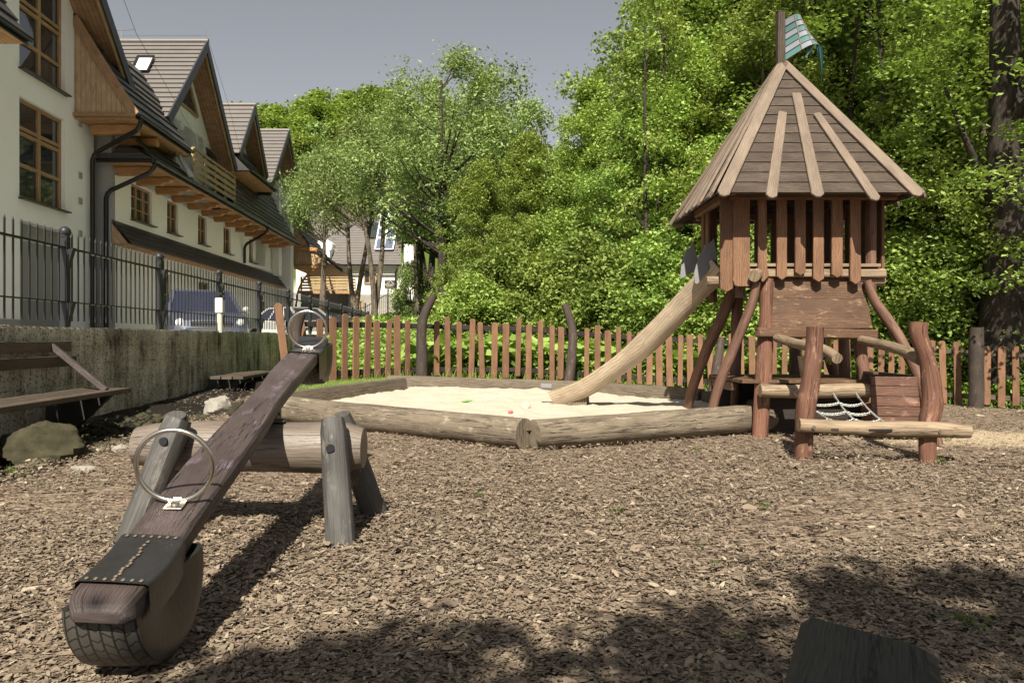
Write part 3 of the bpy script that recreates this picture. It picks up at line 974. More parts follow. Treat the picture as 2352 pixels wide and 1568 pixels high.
# ------------------------------------------------------------------ seesaw
def seesaw():
    t = thing('seesaw', 'wooden seesaw with tyre seats and steel ring handles', 'seesaw', (-1.1, 3.45, 0))
    fr = lambda d: (-0.95 - 0.095 * (d - 1.77))           # x of the plank axis at depth d
    zt = lambda d: 0.355 + 0.198 * (d - 2.3) + (0.02 * math.exp(-((d - 2.0) / 0.15) ** 2) * -1) + (-0.03 * math.exp(-((d - 4.55) / 0.18) ** 2))
    # plank
    mb = MB()
    st = [1.755, 1.758, 1.765, 1.777, 1.79, 1.81, 1.84, 1.88, 1.95, 2.05, 2.2, 2.4, 2.65, 2.9, 3.15, 3.4, 3.65, 3.9, 4.15, 4.4, 4.6, 4.8, 4.86, 4.88]
    prof = [(-.5, 0), (-.42, .0), (.42, .0), (.5, -.1), (.5, -.82), (.42, -1), (-.42, -1), (-.5, -.9), (-.5, -.1)]
    prof = [(-.46, 0), (.46, 0), (.5, -.15), (.5, -.8), (.45, -1), (-.45, -1), (-.5, -.8), (-.5, -.15)]
    m = len(prof)
    for i, d in enumerate(st):
        endf = math.sqrt(max(0.0, 1 - (1 - min(1, (d - 1.752) / 0.075)) ** 2)) if d < 1.9 else min(1, math.sqrt(max(0.02, (4.885 - d) / 0.06)))
        w = (0.165 + 0.022 * mnoise.noise(Vector((d * 1.3, 0, 0))) + (-0.014 if 3.2 < d < 3.7 else 0)) * (0.5 + 0.5 * endf)
        th = 0.062 * (0.12 + 0.88 * endf)
        cx = fr(d) + 0.008 * mnoise.noise(Vector((d * 2, 5, 0)))
        z = zt(d) - (1 - endf) * 0.034
        rollang = 0.05
        for u, v in prof:
            mb.v.append((cx + u * w, d, z + v * th + (-u) * w * math.tan(rollang)))
    for i in range(len(st) - 1):
        for k in range(m):
            k2 = (k + 1) % m
            mb.f.append((i * m + k, i * m + k2, (i + 1) * m + k2, (i + 1) * m + k))
            va, vb = k * 0.12, (k + 1) * 0.12
            if k == 0: va, vb = 0.0, 0.16
            mb.uv.append([(st[i], va), (st[i], vb), (st[i + 1], vb), (st[i + 1], va)])
    mb.f.append(tuple(range(m))[::-1]); mb.uv.append([(0.02 * k, 0) for k in range(m)])
    b0 = (len(st) - 1) * m
    mb.f.append(tuple(b0 + k for k in range(m))); mb.uv.append([(0.02 * k, 0) for k in range(m)])
    mb.build('plank', M['seesaw_wood'], t, smooth=35)
    # tread material
    tm, nt, b, out = new_mat('tyre tread')
    wv = N(nt, 'ShaderNodeTexWave', wave_type='BANDS', bands_direction='Y', wave_profile='TRI')
    wv.inputs['Scale'].default_value = 9.5
    nt.links.new(tex(nt, 'UV'), wv.inputs['Vector'])
    shift = N(nt, 'ShaderNodeVectorMath', operation='MULTIPLY_ADD')
    nt.links.new(wv.outputs['Color'], shift.inputs[0]); shift.inputs[1].default_value = (0.012, 0, 0)
    nt.links.new(tex(nt, 'UV'), shift.inputs[2])
    br = N(nt, 'ShaderNodeTexBrick', offset=0.5)
    br.inputs['Scale'].default_value = 1.0
    br.inputs['Brick Width'].default_value = 0.034; br.inputs['Row Height'].default_value = 0.027
    br.inputs['Mortar Size'].default_value = 0.0028; br.inputs['Mortar Smooth'].default_value = 0.2
    nt.links.new(mapping(nt, shift.outputs[0], (1, 1, 1)), br.inputs['Vector'])
    gro = ramp(nt, br.outputs['Fac'], [(0.3, (1, 1, 1)), (0.7, (0, 0, 0))])
    dirt = noise(nt, tex(nt), 16, 5, 0.7)
    c = mix(nt, gro, (0.012, 0.011, 0.01), mix(nt, dirt, (0.03, 0.028, 0.024), (0.10, 0.092, 0.075)))
    nt.links.new(c, b.inputs['Base Color'])
    b.inputs['Roughness'].default_value = 0.6
    bump(nt, b, gro, 1.0, 0.008)
    def tyre(cd, cz, a0, a1, ro, lab):
        cx = fr(cd) + 0.005
        w = 0.168
        mb = MB()
        na = 36
        # tread + shoulders + sidewalls as a C section opening inward
        sec = [(-.42, .26), (-.53, .72), (-.52, .92), (-.44, .985), (-.2, 1), (.2, 1), (.44, .985), (.52, .92), (.53, .72), (.42, .26), (.36, .28), (.46, .74), (.43, .93), (.2, .95), (-.2, .95), (-.43, .93), (-.46, .74), (-.36, .28)]
        ms = len(sec)
        for i in range(na + 1):
            a = a0 + (a1 - a0) * i / na
            cy, cz_ = math.cos(a), math.sin(a)
            for u, v in sec:
                flare = 1 + 0.06 * math.sin(i / na * math.pi)
                mb.v.append((cx + u * w * flare, cd + cy * ro * v, cz + cz_ * ro * v * 0.96))
        arc = abs(a1 - a0) * ro
        lv = [0]
        for k in range(ms):
            k2 = (k + 1) % ms
            lv.append(lv[-1] + math.hypot((sec[k2][0] - sec[k][0]) * w, (sec[k2][1] - sec[k][1]) * ro))
        tread_f, side_f = [], []
        for i in range(na):
            for k in range(ms):
                k2 = (k + 1) % ms
                fc = (i * ms + k, (i + 1) * ms + k, (i + 1) * ms + k2, i * ms + k2)
                uv = [(arc * i / na, lv[k]), (arc * (i + 1) / na, lv[k]), (arc * (i + 1) / na, lv[k + 1]), (arc * i / na, lv[k + 1])]
                (tread_f if k in (2, 3, 4, 5, 6) else side_f).append((fc, uv))
        A = MB(); A.v = list(mb.v)
        for f_, u_ in side_f: A.f.append(f_); A.uv.append(u_)
        A.f.append(tuple(range(ms))); A.uv.append([(0, 0)] * ms)
        A.f.append(tuple(na * ms + k for k in range(ms))[::-1]); A.uv.append([(0, 0)] * ms)
        B = MB(); B.v = list(mb.v)
        for f_, u_ in tread_f: B.f.append(f_); B.uv.append(u_)
        ty = A.build('tyre', M['rubber'], t, smooth=50, label=lab)
        B.build('tread', tm, ty, smooth=50)
    tyre(1.99, 0.222, R(182), R(372), 0.212, 'half tyre under the near seat touching the ground')
    tyre(4.64, 0.775, R(186), R(372), 0.215, 'half tyre under the raised far seat')
    # rubber mats nailed over the seats
    def mat_(d0, d1, side0, nails=True):
        mb = MB()
        n = 14
        pr = [(-.545, -side0), (-.545, -.3), (-.53, .02), (-.47, .085), (0, .115), (.47, .085), (.53, .02), (.545, -.3), (.56, -side0)]
        for i in range(n + 1):
            d = d0 + (d1 - d0) * i / n
            w = 0.165 + 0.022 * mnoise.noise(Vector((d * 1.3, 0, 0)))
            bulge = 1 + 0.05 * math.sin(i / n * math.pi)
            for j, (u, v) in enumerate(pr):
                mb.v.append((fr(d) + u * w * bulge, d, zt(d) + v * 0.062 + 0.003 - 0.004 * math.sin(i / n * math.pi) * (1 if 1 < j < 7 else 0) - u * w * 0.05))
        m_ = len(pr)
        for i in range(n):
            for k in range(m_ - 1):
                mb.f.append((i * m_ + k, i * m_ + k + 1, (i + 1) * m_ + k + 1, (i + 1) * m_ + k))
                mb.uv.append([(i / n, k / m_), (i / n, (k + 1) / m_), ((i + 1) / n, (k + 1) / m_), ((i + 1) / n, k / m_)])
        o = mb.build('seat_mat', M['rubber'], t, smooth=60)
        if nails:
            nb = MB()
            def nail(u, d):
                c = Vector((fr(d) + u * 0.165, d, zt(d) + 0.011 - u * 0.165 * 0.05))
                nb.torus(c, 0.0042, 0.0014, (0, -0.2, 1), (1, 0, 0), 10, 6)
                nb.sphere(c, 0.0028, 8, 5, (1, 1, .4))
            for k in range(13): nail(-0.02 + 0.02 * math.sin(k * 1.7), d0 + 0.03 + (d1 - d0 - 0.05) * k / 13)
            for k in range(7):
                nail(-0.4 + 0.8 * k / 6, d0 + 0.012); nail(-0.4 + 0.8 * k / 6, d1 - 0.012)
            nb.build('nails', M['nail'], o, smooth=True)
    mat_(1.835, 2.10, 1.3)
    mat_(4.42, 4.80, 2.4, False)
    # ring handles
    slope = math.atan(0.198)
    for d in (2.3, 4.6):
        n = Vector((0, -math.sin(slope), math.cos(slope)))
        e = Vector((-0.095, 1, 0.198)).normalized()
        base = Vector((fr(d), d, zt(d)))
        mb = MB()
        c = base + n * (0.112 + 0.006)
        mb.torus(c, 0.110, 0.0075, e, n, 64, 12)
        o = mb.build('ring_handle', M['steel'], t, smooth=True)
        pb = MB()
        pb.box(base - e * 0.018 + n * 0.004, (0.055, 0.07, 0.005), (Vector((1, 0, 0)), e, n), 0.001)
        pb.tube([base - e * 0.022 + n * 0.006, base - e * 0.022 + n * 0.012], 0.013, 16)
        pb.beam(base - e * 0.0 + n * 0.002, base + n * 0.02, 0.03, 0.006, up=e)
        pb.build('plate', M['steel'], o, smooth=30)
    # axle log
    mb = MB()
    a = Vector((-1.68, 3.45, 0.365)); b = Vector((-0.665, 3.45, 0.355))
    path = [a.lerp(b, i / 14) for i in range(15)]
    rad = [0.085, 0.10, 0.108, 0.11, 0.113, 0.115, 0.113, 0.11, 0.112, 0.112, 0.113, 0.115, 0.117, 0.11, 0.088]
    mb.tube(path, rad, 32, True, 0.03, 3)
    mb.build('axle_log', M['axle_log'], t, smooth=45)
    # bracket
    mb = MB()
    mb.box((-1.12, 3.45, 0.478), (0.22, 0.09, 0.008), None, 0.001)
    mb.box((-1.19, 3.45, 0.51), (0.008, 0.07, 0.055), None, 0.001)
    mb.box((-1.05, 3.45, 0.51), (0.008, 0.07, 0.055), None, 0.001)
    mb.tube([(-1.2, 3.45, 0.515), (-1.04, 3.45, 0.515)], 0.014, 14)
    mb.build('pivot_bracket', M['dark_steel'], t, smooth=30)
    # four legs
    def leg(top, bot, r0, r1, hole=None, flat=True):
        mb = MB()
        n = 10
        path = [Vector(top).lerp(Vector(bot), i / n) for i in range(n + 1)]
        mb.tube(path, [r0 * (0.86 if i == 0 else 1) + (r1 - r0) * i / n for i in range(n + 1)], 12, True, 0.05, int(top[0] * 91))
        o = mb.build('leg', M['black_leg'], t, smooth=30)
        if hole:
            hb = MB()
            e = (Vector(bot) - Vector(top)).normalized()
            hb.tube([Vector(hole) + Vector((0, .02, 0)), Vector(hole) + Vector((0, -0.004, 0))], 0.017, 20)
            hb.build('bolt_hole', M['fence_paint'], o, smooth=30)
    leg((-1.435, 3.31, 0.50), (-1.60, 3.17, -0.06), 0.062, 0.062, (-1.462, 3.219, 0.415))
    leg((-0.775, 3.32, 0.50), (-0.705, 3.18, -0.06), 0.058, 0.064, (-0.764, 3.224, 0.385))
    leg((-1.56, 3.56, 0.49), (-1.62, 3.78, -0.06), 0.055, 0.062)
    leg((-0.80, 3.575, 0.49), (-0.655, 3.74, -0.06), 0.055, 0.064)
seesaw()

# ------------------------------------------------------------------ slab at the lower right corner
def slab():
    t = thing('bench_slab', 'dark weathered wooden slab at the lower right in dappled shade', 'wooden slab', (0.62, 1.0, 0))
    zz = 0.40
    A = P(1842, 1404, F * (H - zz) / (1404 - CY)); B = P(2152, 1484, F * (H - zz) / (1484 - CY))
    e = Vector((A.x - P(1795, 1568, F * (H - zz) / (1568 - CY)).x, A.y - P(1795, 1568, F * (H - zz) / (1568 - CY)).y, 0)).normalized()
    C_ = B - e * 0.9; D = A - e * 1.0
    pts = [D, C_, B - e * 0.02, B + (A - B).normalized() * 0.02, A + (B - A).normalized() * 0.015, A - e * 0.02]
    pts = [Vector((p.x, p.y, zz - 0.12)) for p in pts]
    uvs = []
    s = e.cross(Vector((0, 0, 1)))
    for p in pts: uvs.append((p.dot(e), p.dot(s)))
    mb = MB().prism(pts, (0, 0, 0.12), uvs, 0.012)
    mb.build('seat', M['slab_wood'], t, smooth=25)
    mid = (A + B) / 2 - e * 0.55
    mb = MB().tube([(mid.x, mid.y, 0.28), (mid.x, mid.y, -0.05)], 0.09, 14, jit=0.05)
    mb.build('leg', M['black_leg'], t, smooth=30)
slab()

# ------------------------------------------------------------------ playground tower
def tower():
    t = thing('playground_tower', 'wooden play tower with pointed roof, slide and chain climbing net', 'play tower', (2.5, 7.1, 0))
    ap = Vector((2.5, 7.1, 3.37)); ze = 2.02
    hw = 0.83
    cor = [Vector((2.5 - hw, 7.1 - hw, ze)), Vector((2.5 + hw, 7.1 - hw, ze)), Vector((2.5 + hw, 7.1 + hw, ze)), Vector((2.5 - hw, 7.1 + hw, ze))]
    rg = random.Random(5)
    # roof faces of lapped boards
    for k in range(4):
        a, b = cor[k], cor[(k + 1) % 4]
        n = (b - a).cross(ap - a).normalized()
        rows = 14
        mb = MB()
        for r in range(rows):
            t0, t1 = r / rows, (r + 1) / rows
            if r == rows - 1: t1 = 0.985
            lo0, lo1 = a.lerp(ap, t0), b.lerp(ap, t0)
            hi0, hi1 = a.lerp(ap, t1), b.lerp(ap, t1)
            th = 0.018
            up = n * th
            gap = (hi0 - lo0) * 0.035
            lo0o, lo1o = lo0 + up * 1.25, lo1 + up * 1.25
            hi0o, hi1o = hi0 - gap * 1 + up * 0.9, hi1 + up * 0.9 - gap
            off = rg.uniform(0, 50)
            L0 = (lo1 - lo0).length; L1 = (hi1 - hi0).length
            uv = [(off, r * 1.37), (off + L0, r * 1.37), (off + (L0 + L1) / 2, r * 1.37 + .13), (off + (L0 - L1) / 2, r * 1.37 + .13)]
            mb.face([lo0o, lo1o, hi1o, hi0o], uv)
            mb.face([lo0, lo1, lo1o, lo0o], [(off, 9), (off + L0, 9), (off + L0, 9.02), (off, 9.02)])
            mb.face([hi0o, hi1o, hi1, hi0], [(off, 9), (off + L0, 9), (off + L0, 9.02), (off, 9.02)])
            mb.face([lo0, hi0, hi1, lo1], uv)
        mb.build('roof_panel', M['shake'], t)
        # battens on the face
        def batten(p0, p1, w, th=0.022, nn=n, point=True):
            p0 = Vector(p0) + nn * 0.026; p1 = Vector(p1) + nn * 0.026
            e = (p1 - p0).normalized(); s = e.cross(nn).normalized()
            L = (p1 - p0).length
            w0 = w * 0.8
            pts2 = [(0.0, -w0 / 2 + .008), (0, w0 / 2 - .008), (0.012, w0 / 2), (L - w * .32, w / 2), (L, w * .16), (L, -w * .16), (L - w * .32, -w / 2), (.012, -w0 / 2)]
            poly = [p0 + e * u + s * v for u, v in pts2]
            MB().prism(poly, nn * th, [(u, v) for u, v in pts2], 0.004).build('batten', M['batten'], t)
        mid = (a + b) / 2
        if k == 0:
            for (x0, y0, x1, y1, w) in ((1795, 265, 1768, 462, 0.09), (1826, 222, 1876, 460, 0.10), (1872, 268, 2010, 468, 0.085)):
                batten(ray_plane(x0, y0, a, n), ray_plane(x1, y1, a, n), w)
        else:
            ex = (b - a).normalized()
            for f, tt in ((-0.45, .62), (-0.15, .78), (0.2, .8), (0.5, .6)):
                lo = mid + ex * f * hw - (ap - mid).normalized() * 0.05
                hi = mid.lerp(ap, tt) + ex * f * hw * 0.25
                batten(hi, lo, 0.085)
        # hip batten along edge a->ap, lying on this face; and the one at the far edge
        ea = (ap - a).normalized(); inn = (b - a).normalized()
        eb = (ap - b).normalized()
        batten(ap - ea * 0.0 + inn * 0.01, a - ea * 0.06 + inn * 0.055, 0.10)
        batten(ap + inn * -0.01, b - eb * 0.06 - inn * 0.055, 0.10)
    # finial post
    mb = MB().box((2.475, 7.08, 3.56), (0.068, 0.075, 0.56), None, 0.006)
    c = Vector((2.475, 7.08, 3.84))
    mb.prism([c + Vector(q) for q in ((-.034, -.037, 0), (.034, -.037, 0), (.034, .037, 0), (-.034, .037, 0))], (0, 0, 0.004))
    base = [c + Vector(q) for q in ((-.034, -.037, .004), (.034, -.037, .004), (.034, .037, .004), (-.034, .037, .004))]
    for i in range(4): mb.face([base[i], base[(i + 1) % 4], c + Vector((0, 0, .022))])
    mb.build('finial_post', M['shake'], t)
    # curved pennant of coloured panes
    def pen(u, v):           # u around the curve 0..1, v down 0..1
        yb = 7.06
        w = 0.12 + 0.18 * v
        ang = math.pi * (0.5 - 0.60 * u)
        x = 2.513 + w * u ** 0.9 * 1.0
        y = yb - 0.13 * math.sin(math.pi * u * 0.9)
        z = 3.77 - 0.37 * v + 0.03 * math.sin(math.pi * u * .8) - 0.12 * u * (1 - v) * 0.5 + 0.10 * u * v - 0.0
        return Vector((x, y, z))
    pm, nt, b, out = new_mat('coloured pennant sheet')
    ck = N(nt, 'ShaderNodeTexChecker')
    ck.inputs['Scale'].default_value = 1.0
    ck.inputs['Color1'].default_value = (0.09, 0.21, 0.20, 1)
    ck.inputs['Color2'].default_value = (0.26, 0.28, 0.33, 1)
    nt.links.new(mapping(nt, tex(nt, 'UV'), (3, 6, 1)), ck.inputs['Vector'])
    nt.links.new(ck.outputs[0], b.inputs['Base Color'])
    b.inputs['Roughness'].default_value = 0.25
    pf = MB().grid(lambda u, v: pen(u, v), 24, 24).build('pennant', pm, t, smooth=True)
    gb = MB()
    for i in range(1, 6):
        gb.tube([pen(k / 16, i / 6) + Vector((0, -.003, 0)) for k in range(17)], 0.0045, 6)
    gb.tube([pen(k / 16, 1) + Vector((0, -.003, 0)) for k in range(17)], 0.003, 6)
    for i in (1, 2):
        gb.tube([pen(i / 3, k / 16) + Vector((0, -.003, 0)) for k in range(17)], 0.0045, 6)
    gb.build('pane_bars', plain('pennant bars', (0.20, 0.17, 0.15), 0.6), pf, smooth=True)
    tail_m = plain('dark pennant tail', (0.012, 0.05, 0.055), 0.3)
    def tail(p0, p1, p2, w):
        mb = MB()
        pts = [Vector(p0), Vector(p1), Vector(p2)]
        def fn(u, v):
            a = pts[0].lerp(pts[1], v).lerp(pts[1].lerp(pts[2], v), v)
            return a + Vector((w * (1 - v) * (u - .5), 0.02 * math.sin(u * 3.1), 0))
        mb.grid(fn, 4, 12).build('pennant_tail', tail_m, pf, smooth=True)
    q = pen(1.0, 1.0)
    tail(q, q + Vector((.03, 0, -.14)), q + Vector((.02, 0, -.33)), 0.045)
    tail(pen(.86, 1), pen(.86, 1) + Vector((.01, 0, -.08)), pen(.86, 1) + Vector((.02, .02, -.13)), 0.03)
    tail(pen(.6, 1), pen(.6, 1) + Vector((-.0, 0.03, -.07)), pen(.45, 1) + Vector((-.06, .02, -.14)), 0.06)

    # deck
    mb = MB()
    for i in range(9):
        y = 6.74 + i * 0.115
        mb.beam((1.93, y, 1.46), (3.20, y, 1.46), 0.12, 0.03, ch=0.003)
    mb.build('deck', M['panel_board'], t)
    def rail(p0, p1, w, th, mat='hang_board', nm='deck_beam', ch=.01):
        MB().beam(p0, p1, w, th, ch=ch).build(nm, M[mat], t)
    rail((1.96, 6.665, 1.41), (3.24, 6.665, 1.405), 0.07, 0.075, 'pale_log')
    rail((2.0, 6.645, 1.475), (3.18, 6.645, 1.472), 0.06, 0.028, 'pale_log', 'deck_board', .003)
    rail((1.93, 6.66, 1.40), (1.93, 7.75, 1.40), 0.07, 0.10)
    rail((3.2, 6.66, 1.40), (3.2, 7.75, 1.40), 0.07, 0.10)
    rail((1.9, 7.72, 1.40), (3.24, 7.72, 1.40), 0.07, 0.10)
    for xx, yy in ((1.70, 6.72), (3.42, 6.72)):     # log ends of the cross beams
        MB().tube([(xx if xx < 2 else 2.95, yy, 1.34), (2.0 if xx < 2 else 3.25, yy, 1.345)], 0.045, 12, jit=.06).build('beam_end', M['pale_log'], t, smooth=30)
    MB().tube([(2.05, 6.50, 1.37), (2.12, 6.62, 1.40)], 0.05, 12, jit=.06).build('beam_end', M['pale_log'], t, smooth=30)
    # hanging boards on all four sides
    ztop = 2.10
    def hboard(x0, x1, y, zb, dirx=True, notch=0):
        w = x1 - x0; th = 0.024
        if dirx:
            c = (x0 + x1) / 2
            prof = [(x0, ztop), (x1, ztop), (x1, zb + .03), (c, zb), (x0, zb + .03)]
            if notch == 1: prof = [(x0, ztop), (x1 - .012, ztop), (x1 - .012, zb + .12), (x1 + .008, zb + .085), (x1 + .008, zb + .05), (c, zb), (x0, zb + .03)]
            if notch == 2: prof = [(x0, ztop), (x1, ztop), (x1, zb + .0), (x1 - .10, zb + .0), (x1 - .13, zb + .01), (x0 + .01, zb + .04), (x0, zb + .05)]
            poly = [(px, y, pz) for px, pz in prof]
            uv = [(pz, px) for px, pz in prof]
            MB().prism(poly, (0, -th, 0), uv, 0.004).build('wall_board', M['hang_board'], t)
        else:
            c = (x0 + x1) / 2
            prof = [(x0, ztop), (x1, ztop), (x1, zb + .03), (c, zb), (x0, zb + .03)]
            poly = [(y, px, pz) for px, pz in prof]
            uv = [(pz, px) for px, pz in prof]
            MB().prism(poly, (-th, 0, 0), uv, 0.004).build('wall_board', M['hang_board'], t)
    Yf = 6.60
    k = (Yf - .024) / F
    for x0, x1, yb, nt_ in ((1684, 1723, 658, 2), (1742, 1764, 648, 1), (1785, 1808, 643, 0), (1827, 1851, 633, 0), (1869, 1893, 648, 0), (1911, 1936, 638, 0), (1954, 1978, 653, 0)):
        hboard((x0 - CX) * k, (x1 - CX) * k, Yf, H - (yb - CY) * k, True, nt_)
    hboard(1.79, 1.90, 6.62, 1.24)
    for i in range(8):                    # back
        x = 1.95 + i * 0.165
        if i in (2,): continue
        hboard(x, x + 0.10, 7.76, 1.38)
    for i in range(6):                    # right side
        y = 6.72 + i * 0.165
        hboard(y, y + 0.10, 3.26, 1.35, False)
    for i in (0, 4, 5):                   # left side (opening for the slide)
        y = 6.70 + i * 0.165
        hboard(y, y + 0.10, 1.90, 1.33, False)
    # top plate beams under the eaves
    for p0, p1 in (((1.86, 6.58, 2.07), (3.3, 6.58, 2.07)), ((1.86, 7.76, 2.07), (3.3, 7.76, 2.07)), ((1.88, 6.5, 2.10), (1.88, 7.8, 2.10)), ((3.28, 6.5, 2.1), (3.28, 7.8, 2.1))):
        rail(p0, p1, 0.06, 0.08, 'hang_board', 'eave_beam')
    # corner posts
    for x, y in ((2.0, 6.72), (3.14, 6.72), (2.0, 7.66), (3.14, 7.66)):
        MB().tube([(x, y, 1.2), (x, y, 2.12)], 0.045, 12, jit=.05, seed=int(x * 10 + y)).build('corner_post', M['red_leg'], t, smooth=30)
    # splayed and upright legs
    def leg(pts, r, mat='red_leg', seg=6, sq=None, nm='leg'):
        MB().tube(pts, r, 16, True, 0.12, int(pts[0][0] * 37), sq, seg=seg).build(nm, M[mat], t, smooth=40)
    leg([(2.10, 6.60, 1.33), (2.06, 6.62, 1.12), (1.91, 6.70, 0.70), (1.81, 6.75, 0.40), (1.73, 6.85, -0.05)], [.05, .058, .06, .058, .062], sq=(1, .7))
    leg([(2.16, 7.50, 1.34), (2.10, 7.6, 1.1), (1.98, 7.85, 0.7), (1.90, 8.1, 0.3), (1.88, 8.3, -0.05)], [.05, .055, .055, .05, .05], 'red_leg')
    leg([(3.06, 6.62, 1.34), (3.12, 6.6, 1.16), (3.27, 6.5, 0.86), (3.39, 6.35, 0.45), (3.42, 6.15, -0.05)], [.045, .055, .06, .06, .058], sq=(1, .7))
    leg([(2.215, 6.66, 1.36), (2.20, 6.66, 1.0), (2.185, 6.66, 0.6), (2.14, 6.64, -0.05)], [.05, .06, .072, .066], 'red_post')
    leg([(3.04, 6.75, 1.36), (3.05, 6.75, 0.9), (3.09, 6.74, 0.5), (3.16, 6.72, -0.05)], [.05, .055, .055, .058], 'red_leg')
    leg([(2.24, 7.62, 1.38), (2.22, 7.62, .6), (2.18, 7.62, -.1)], [.055, .055, .06])
    leg([(2.82, 7.66, 1.38), (2.82, 7.66, .6), (2.80, 7.66, -.1)], [.055, .055, .06])
    leg([(3.02, 7.6, 1.38), (3.1, 7.65, .9), (3.3, 7.8, .4), (3.5, 7.9, -.15)], [.055, .055, .055, .06])
    leg([(3.14, 7.3, 1.36), (3.16, 7.3, .6), (3.18, 7.3, -.1)], [.045, .05, .05])
    # front panel under the deck
    for (xa, xb, ya, yb, dz) in ((1762, 1985, 640, 686, 0), (1758, 1998, 686, 716, 1), (1765, 2002, 714, 754, 2)):
        d0, d1 = 6.70 - .025 * dz, 6.68 - .025 * dz
        A = P(xa, ya, d0); B = P(xb - 8, ya, d0); C_ = P(xb, yb, d1); D = P(xa + 4, yb, d1)
        MB().prism([D, C_, B, A], (0, -0.022, 0), [(0, 0 + dz), (1, dz), (1, .2 + dz), (0, .2 + dz)], .003).build('front_panel', M['panel_board'], t)
    rail((2.10, 6.60, 0.895), (3.13, 6.60, 0.875), 0.10, 0.085, 'panel_board', 'crossbar', .012)
    # handrails, steps, net posts
    leg([(2.26, 6.55, 0.845), (2.30, 6.2, .80), (2.33, 5.8, .765), (2.34, 5.52, .70)], [.036, .040, .042, .04], 'pale_log', nm='handrail')
    leg([(2.96, 6.5, 0.825), (2.95, 6.1, .79), (2.92, 5.7, .745), (2.86, 5.36, .69)], [.04, .042, .043, .042], 'pale_log', nm='handrail')
    leg([(2.07, 5.46, -0.06), (2.08, 5.45, .3), (2.12, 5.45, .55), (2.145, 5.45, .78), (2.15, 5.45, .925)], [.064, .066, .066, .06, .062], 'red_post', nm='net_post')
    leg([(2.86, 5.28, -0.06), (2.86, 5.28, .22), (2.89, 5.28, .40), (2.865, 5.28, .66), (2.80, 5.28, .86), (2.80, 5.28, .955)], [.055, .06, .068, .055, .058, .064], 'red_post', nm='net_post')
    leg([(1.99, 5.33, .245), (2.4, 5.30, .225), (2.8, 5.22, .225), (3.085, 5.18, .22)], [.045, .052, .055, .05], 'pale_log', nm='net_log')
    for x_, w_ in ((2.2, .05), (2.5, .16), (2.72, .05)):
        MB().box((x_, 5.245 - (x_ - 2) * .07, .222), (w_, .012, .018), None, .003).build('slot', M['dark_rail'], t)
    for q in ((2.07, 5.27, .235), (2.87, 5.16, .222)):
        MB().tube([Vector(q), Vector(q) + Vector((0, -.012, 0))], 0.012, 12).build('bolt', M['steel'], t, smooth=30)
    leg([(2.10, 6.50, .40), (2.5, 6.49, .395), (2.9, 6.48, .405), (3.10, 6.48, .395)], [.052, .06, .06, .056], 'pale_log', nm='step_log')
    # lower platform
    mb = MB()
    for i in range(8):
        mb.beam((1.98, 6.66 + i * .135, .47), (3.12, 6.66 + i * .135, .47), .125, .03, ch=.003)
    mb.build('lower_deck', M['panel_board'], t)
    rail((2.0, 6.9, .41), (2.0, 7.75, .41), .05, .08, 'panel_board', 'deck_beam')
    rail((1.98, 7.72, .43), (3.12, 7.72, .43), .05, .1, 'panel_board', 'deck_beam')
    MB().box((2.55, 7.60, .2), (1.15, .03, .46)).build('dark_backing', M['dark_rail'], t)  # added dark sheet standing in for the shade under the deck
    MB().box((2.68, 6.86, .2), (.86, .03, .46)).build('dark_backing', M['dark_rail'], t)  # second added dark sheet, gives the black shade behind the net
    MB().box((3.42, 7.0, .28), (.03, 1.2, .5)).build('dark_backing', M['dark_rail'], t)
    # brown side panel right of the platform
    for i in range(5):
        z1 = .525 - i * .083
        MB().beam((3.0 - .0 * i, 6.42, z1 - .04), (3.40 - .005 * i, 6.34, z1 - .04), .022, .079, ch=.003).build('side_board', M['red_panel'], t)
    rail((3.02, 6.44, .55), (3.45, 7.6, .55), .1, .02, 'panel_board', 'ledge', .003)
    # chain net
    cm = M['chain']
    def chain(pts, r=0.0045):
        mb = MB()
        pts = [Vector(p) for p in pts]
        n = 0; alt = 0
        # sample by arc length
        seglen = [(pts[i + 1] - pts[i]).length for i in range(len(pts) - 1)]
        tot = sum(seglen); s = 0
        link = 0.020
        while s < tot:
            q = s; i = 0
            while i < len(seglen) - 1 and q > seglen[i]: q -= seglen[i]; i += 1
            p = pts[i].lerp(pts[i + 1], min(1, q / seglen[i])); e = (pts[i + 1] - pts[i]).normalized()
            side = e.cross(Vector((0.3, 1, 0.2))).normalized() if alt else e.cross(Vector((1, -.4, 0.1))).normalized()
            up = e
            ring = []
            for k in range(8):
                th = 2 * math.pi * k / 8
                ring.append(p + e * math.cos(th) * link * .75 + side * math.sin(th) * link * .38)
            mb.tube(ring + [ring[0]], r, 5, caps=False)
            s += link; alt = 1 - alt
        mb.build('net_chain', cm, t, smooth=True)
    def sag(a, b, s, n=8):
        a = Vector(a); b = Vector(b)
        return [a.lerp(b, i / n) - Vector((0, 0, s * 4 * (i / n) * (1 - i / n))) for i in range(n + 1)]
    ups = [(2.36, 6.44, .39), (2.69, 6.44, .385), (2.88, 6.44, .385)]
    los = [(2.28, 5.30, .245), (2.42, 5.30, .245), (2.60, 5.27, .245)]
    ch = [sag(a, b, .035) for a, b in zip(ups, los)]
    for c_ in ch: chain(c_)
    for i in (2, 4, 6):
        chain(sag(ch[0][i], ch[1][i], .02, 5)); chain(sag(ch[1][i], ch[2][i], .02, 5))
    # hanging chain with yellow tag at the back
    chain([(2.94, 7.2, 1.3), (2.95, 7.2, .62)])
    # slide: carved half log
    top = Vector((1.96, 7.2, 1.57)); 
    path = [top, Vector((1.70, 7.50, 1.27)), Vector((1.36, 7.85, .86)), Vector((1.06, 8.12, .575)), Vector((.78, 8.35, .375)), Vector((.50, 8.55, .255))]
    pp = []
    m = len(path)
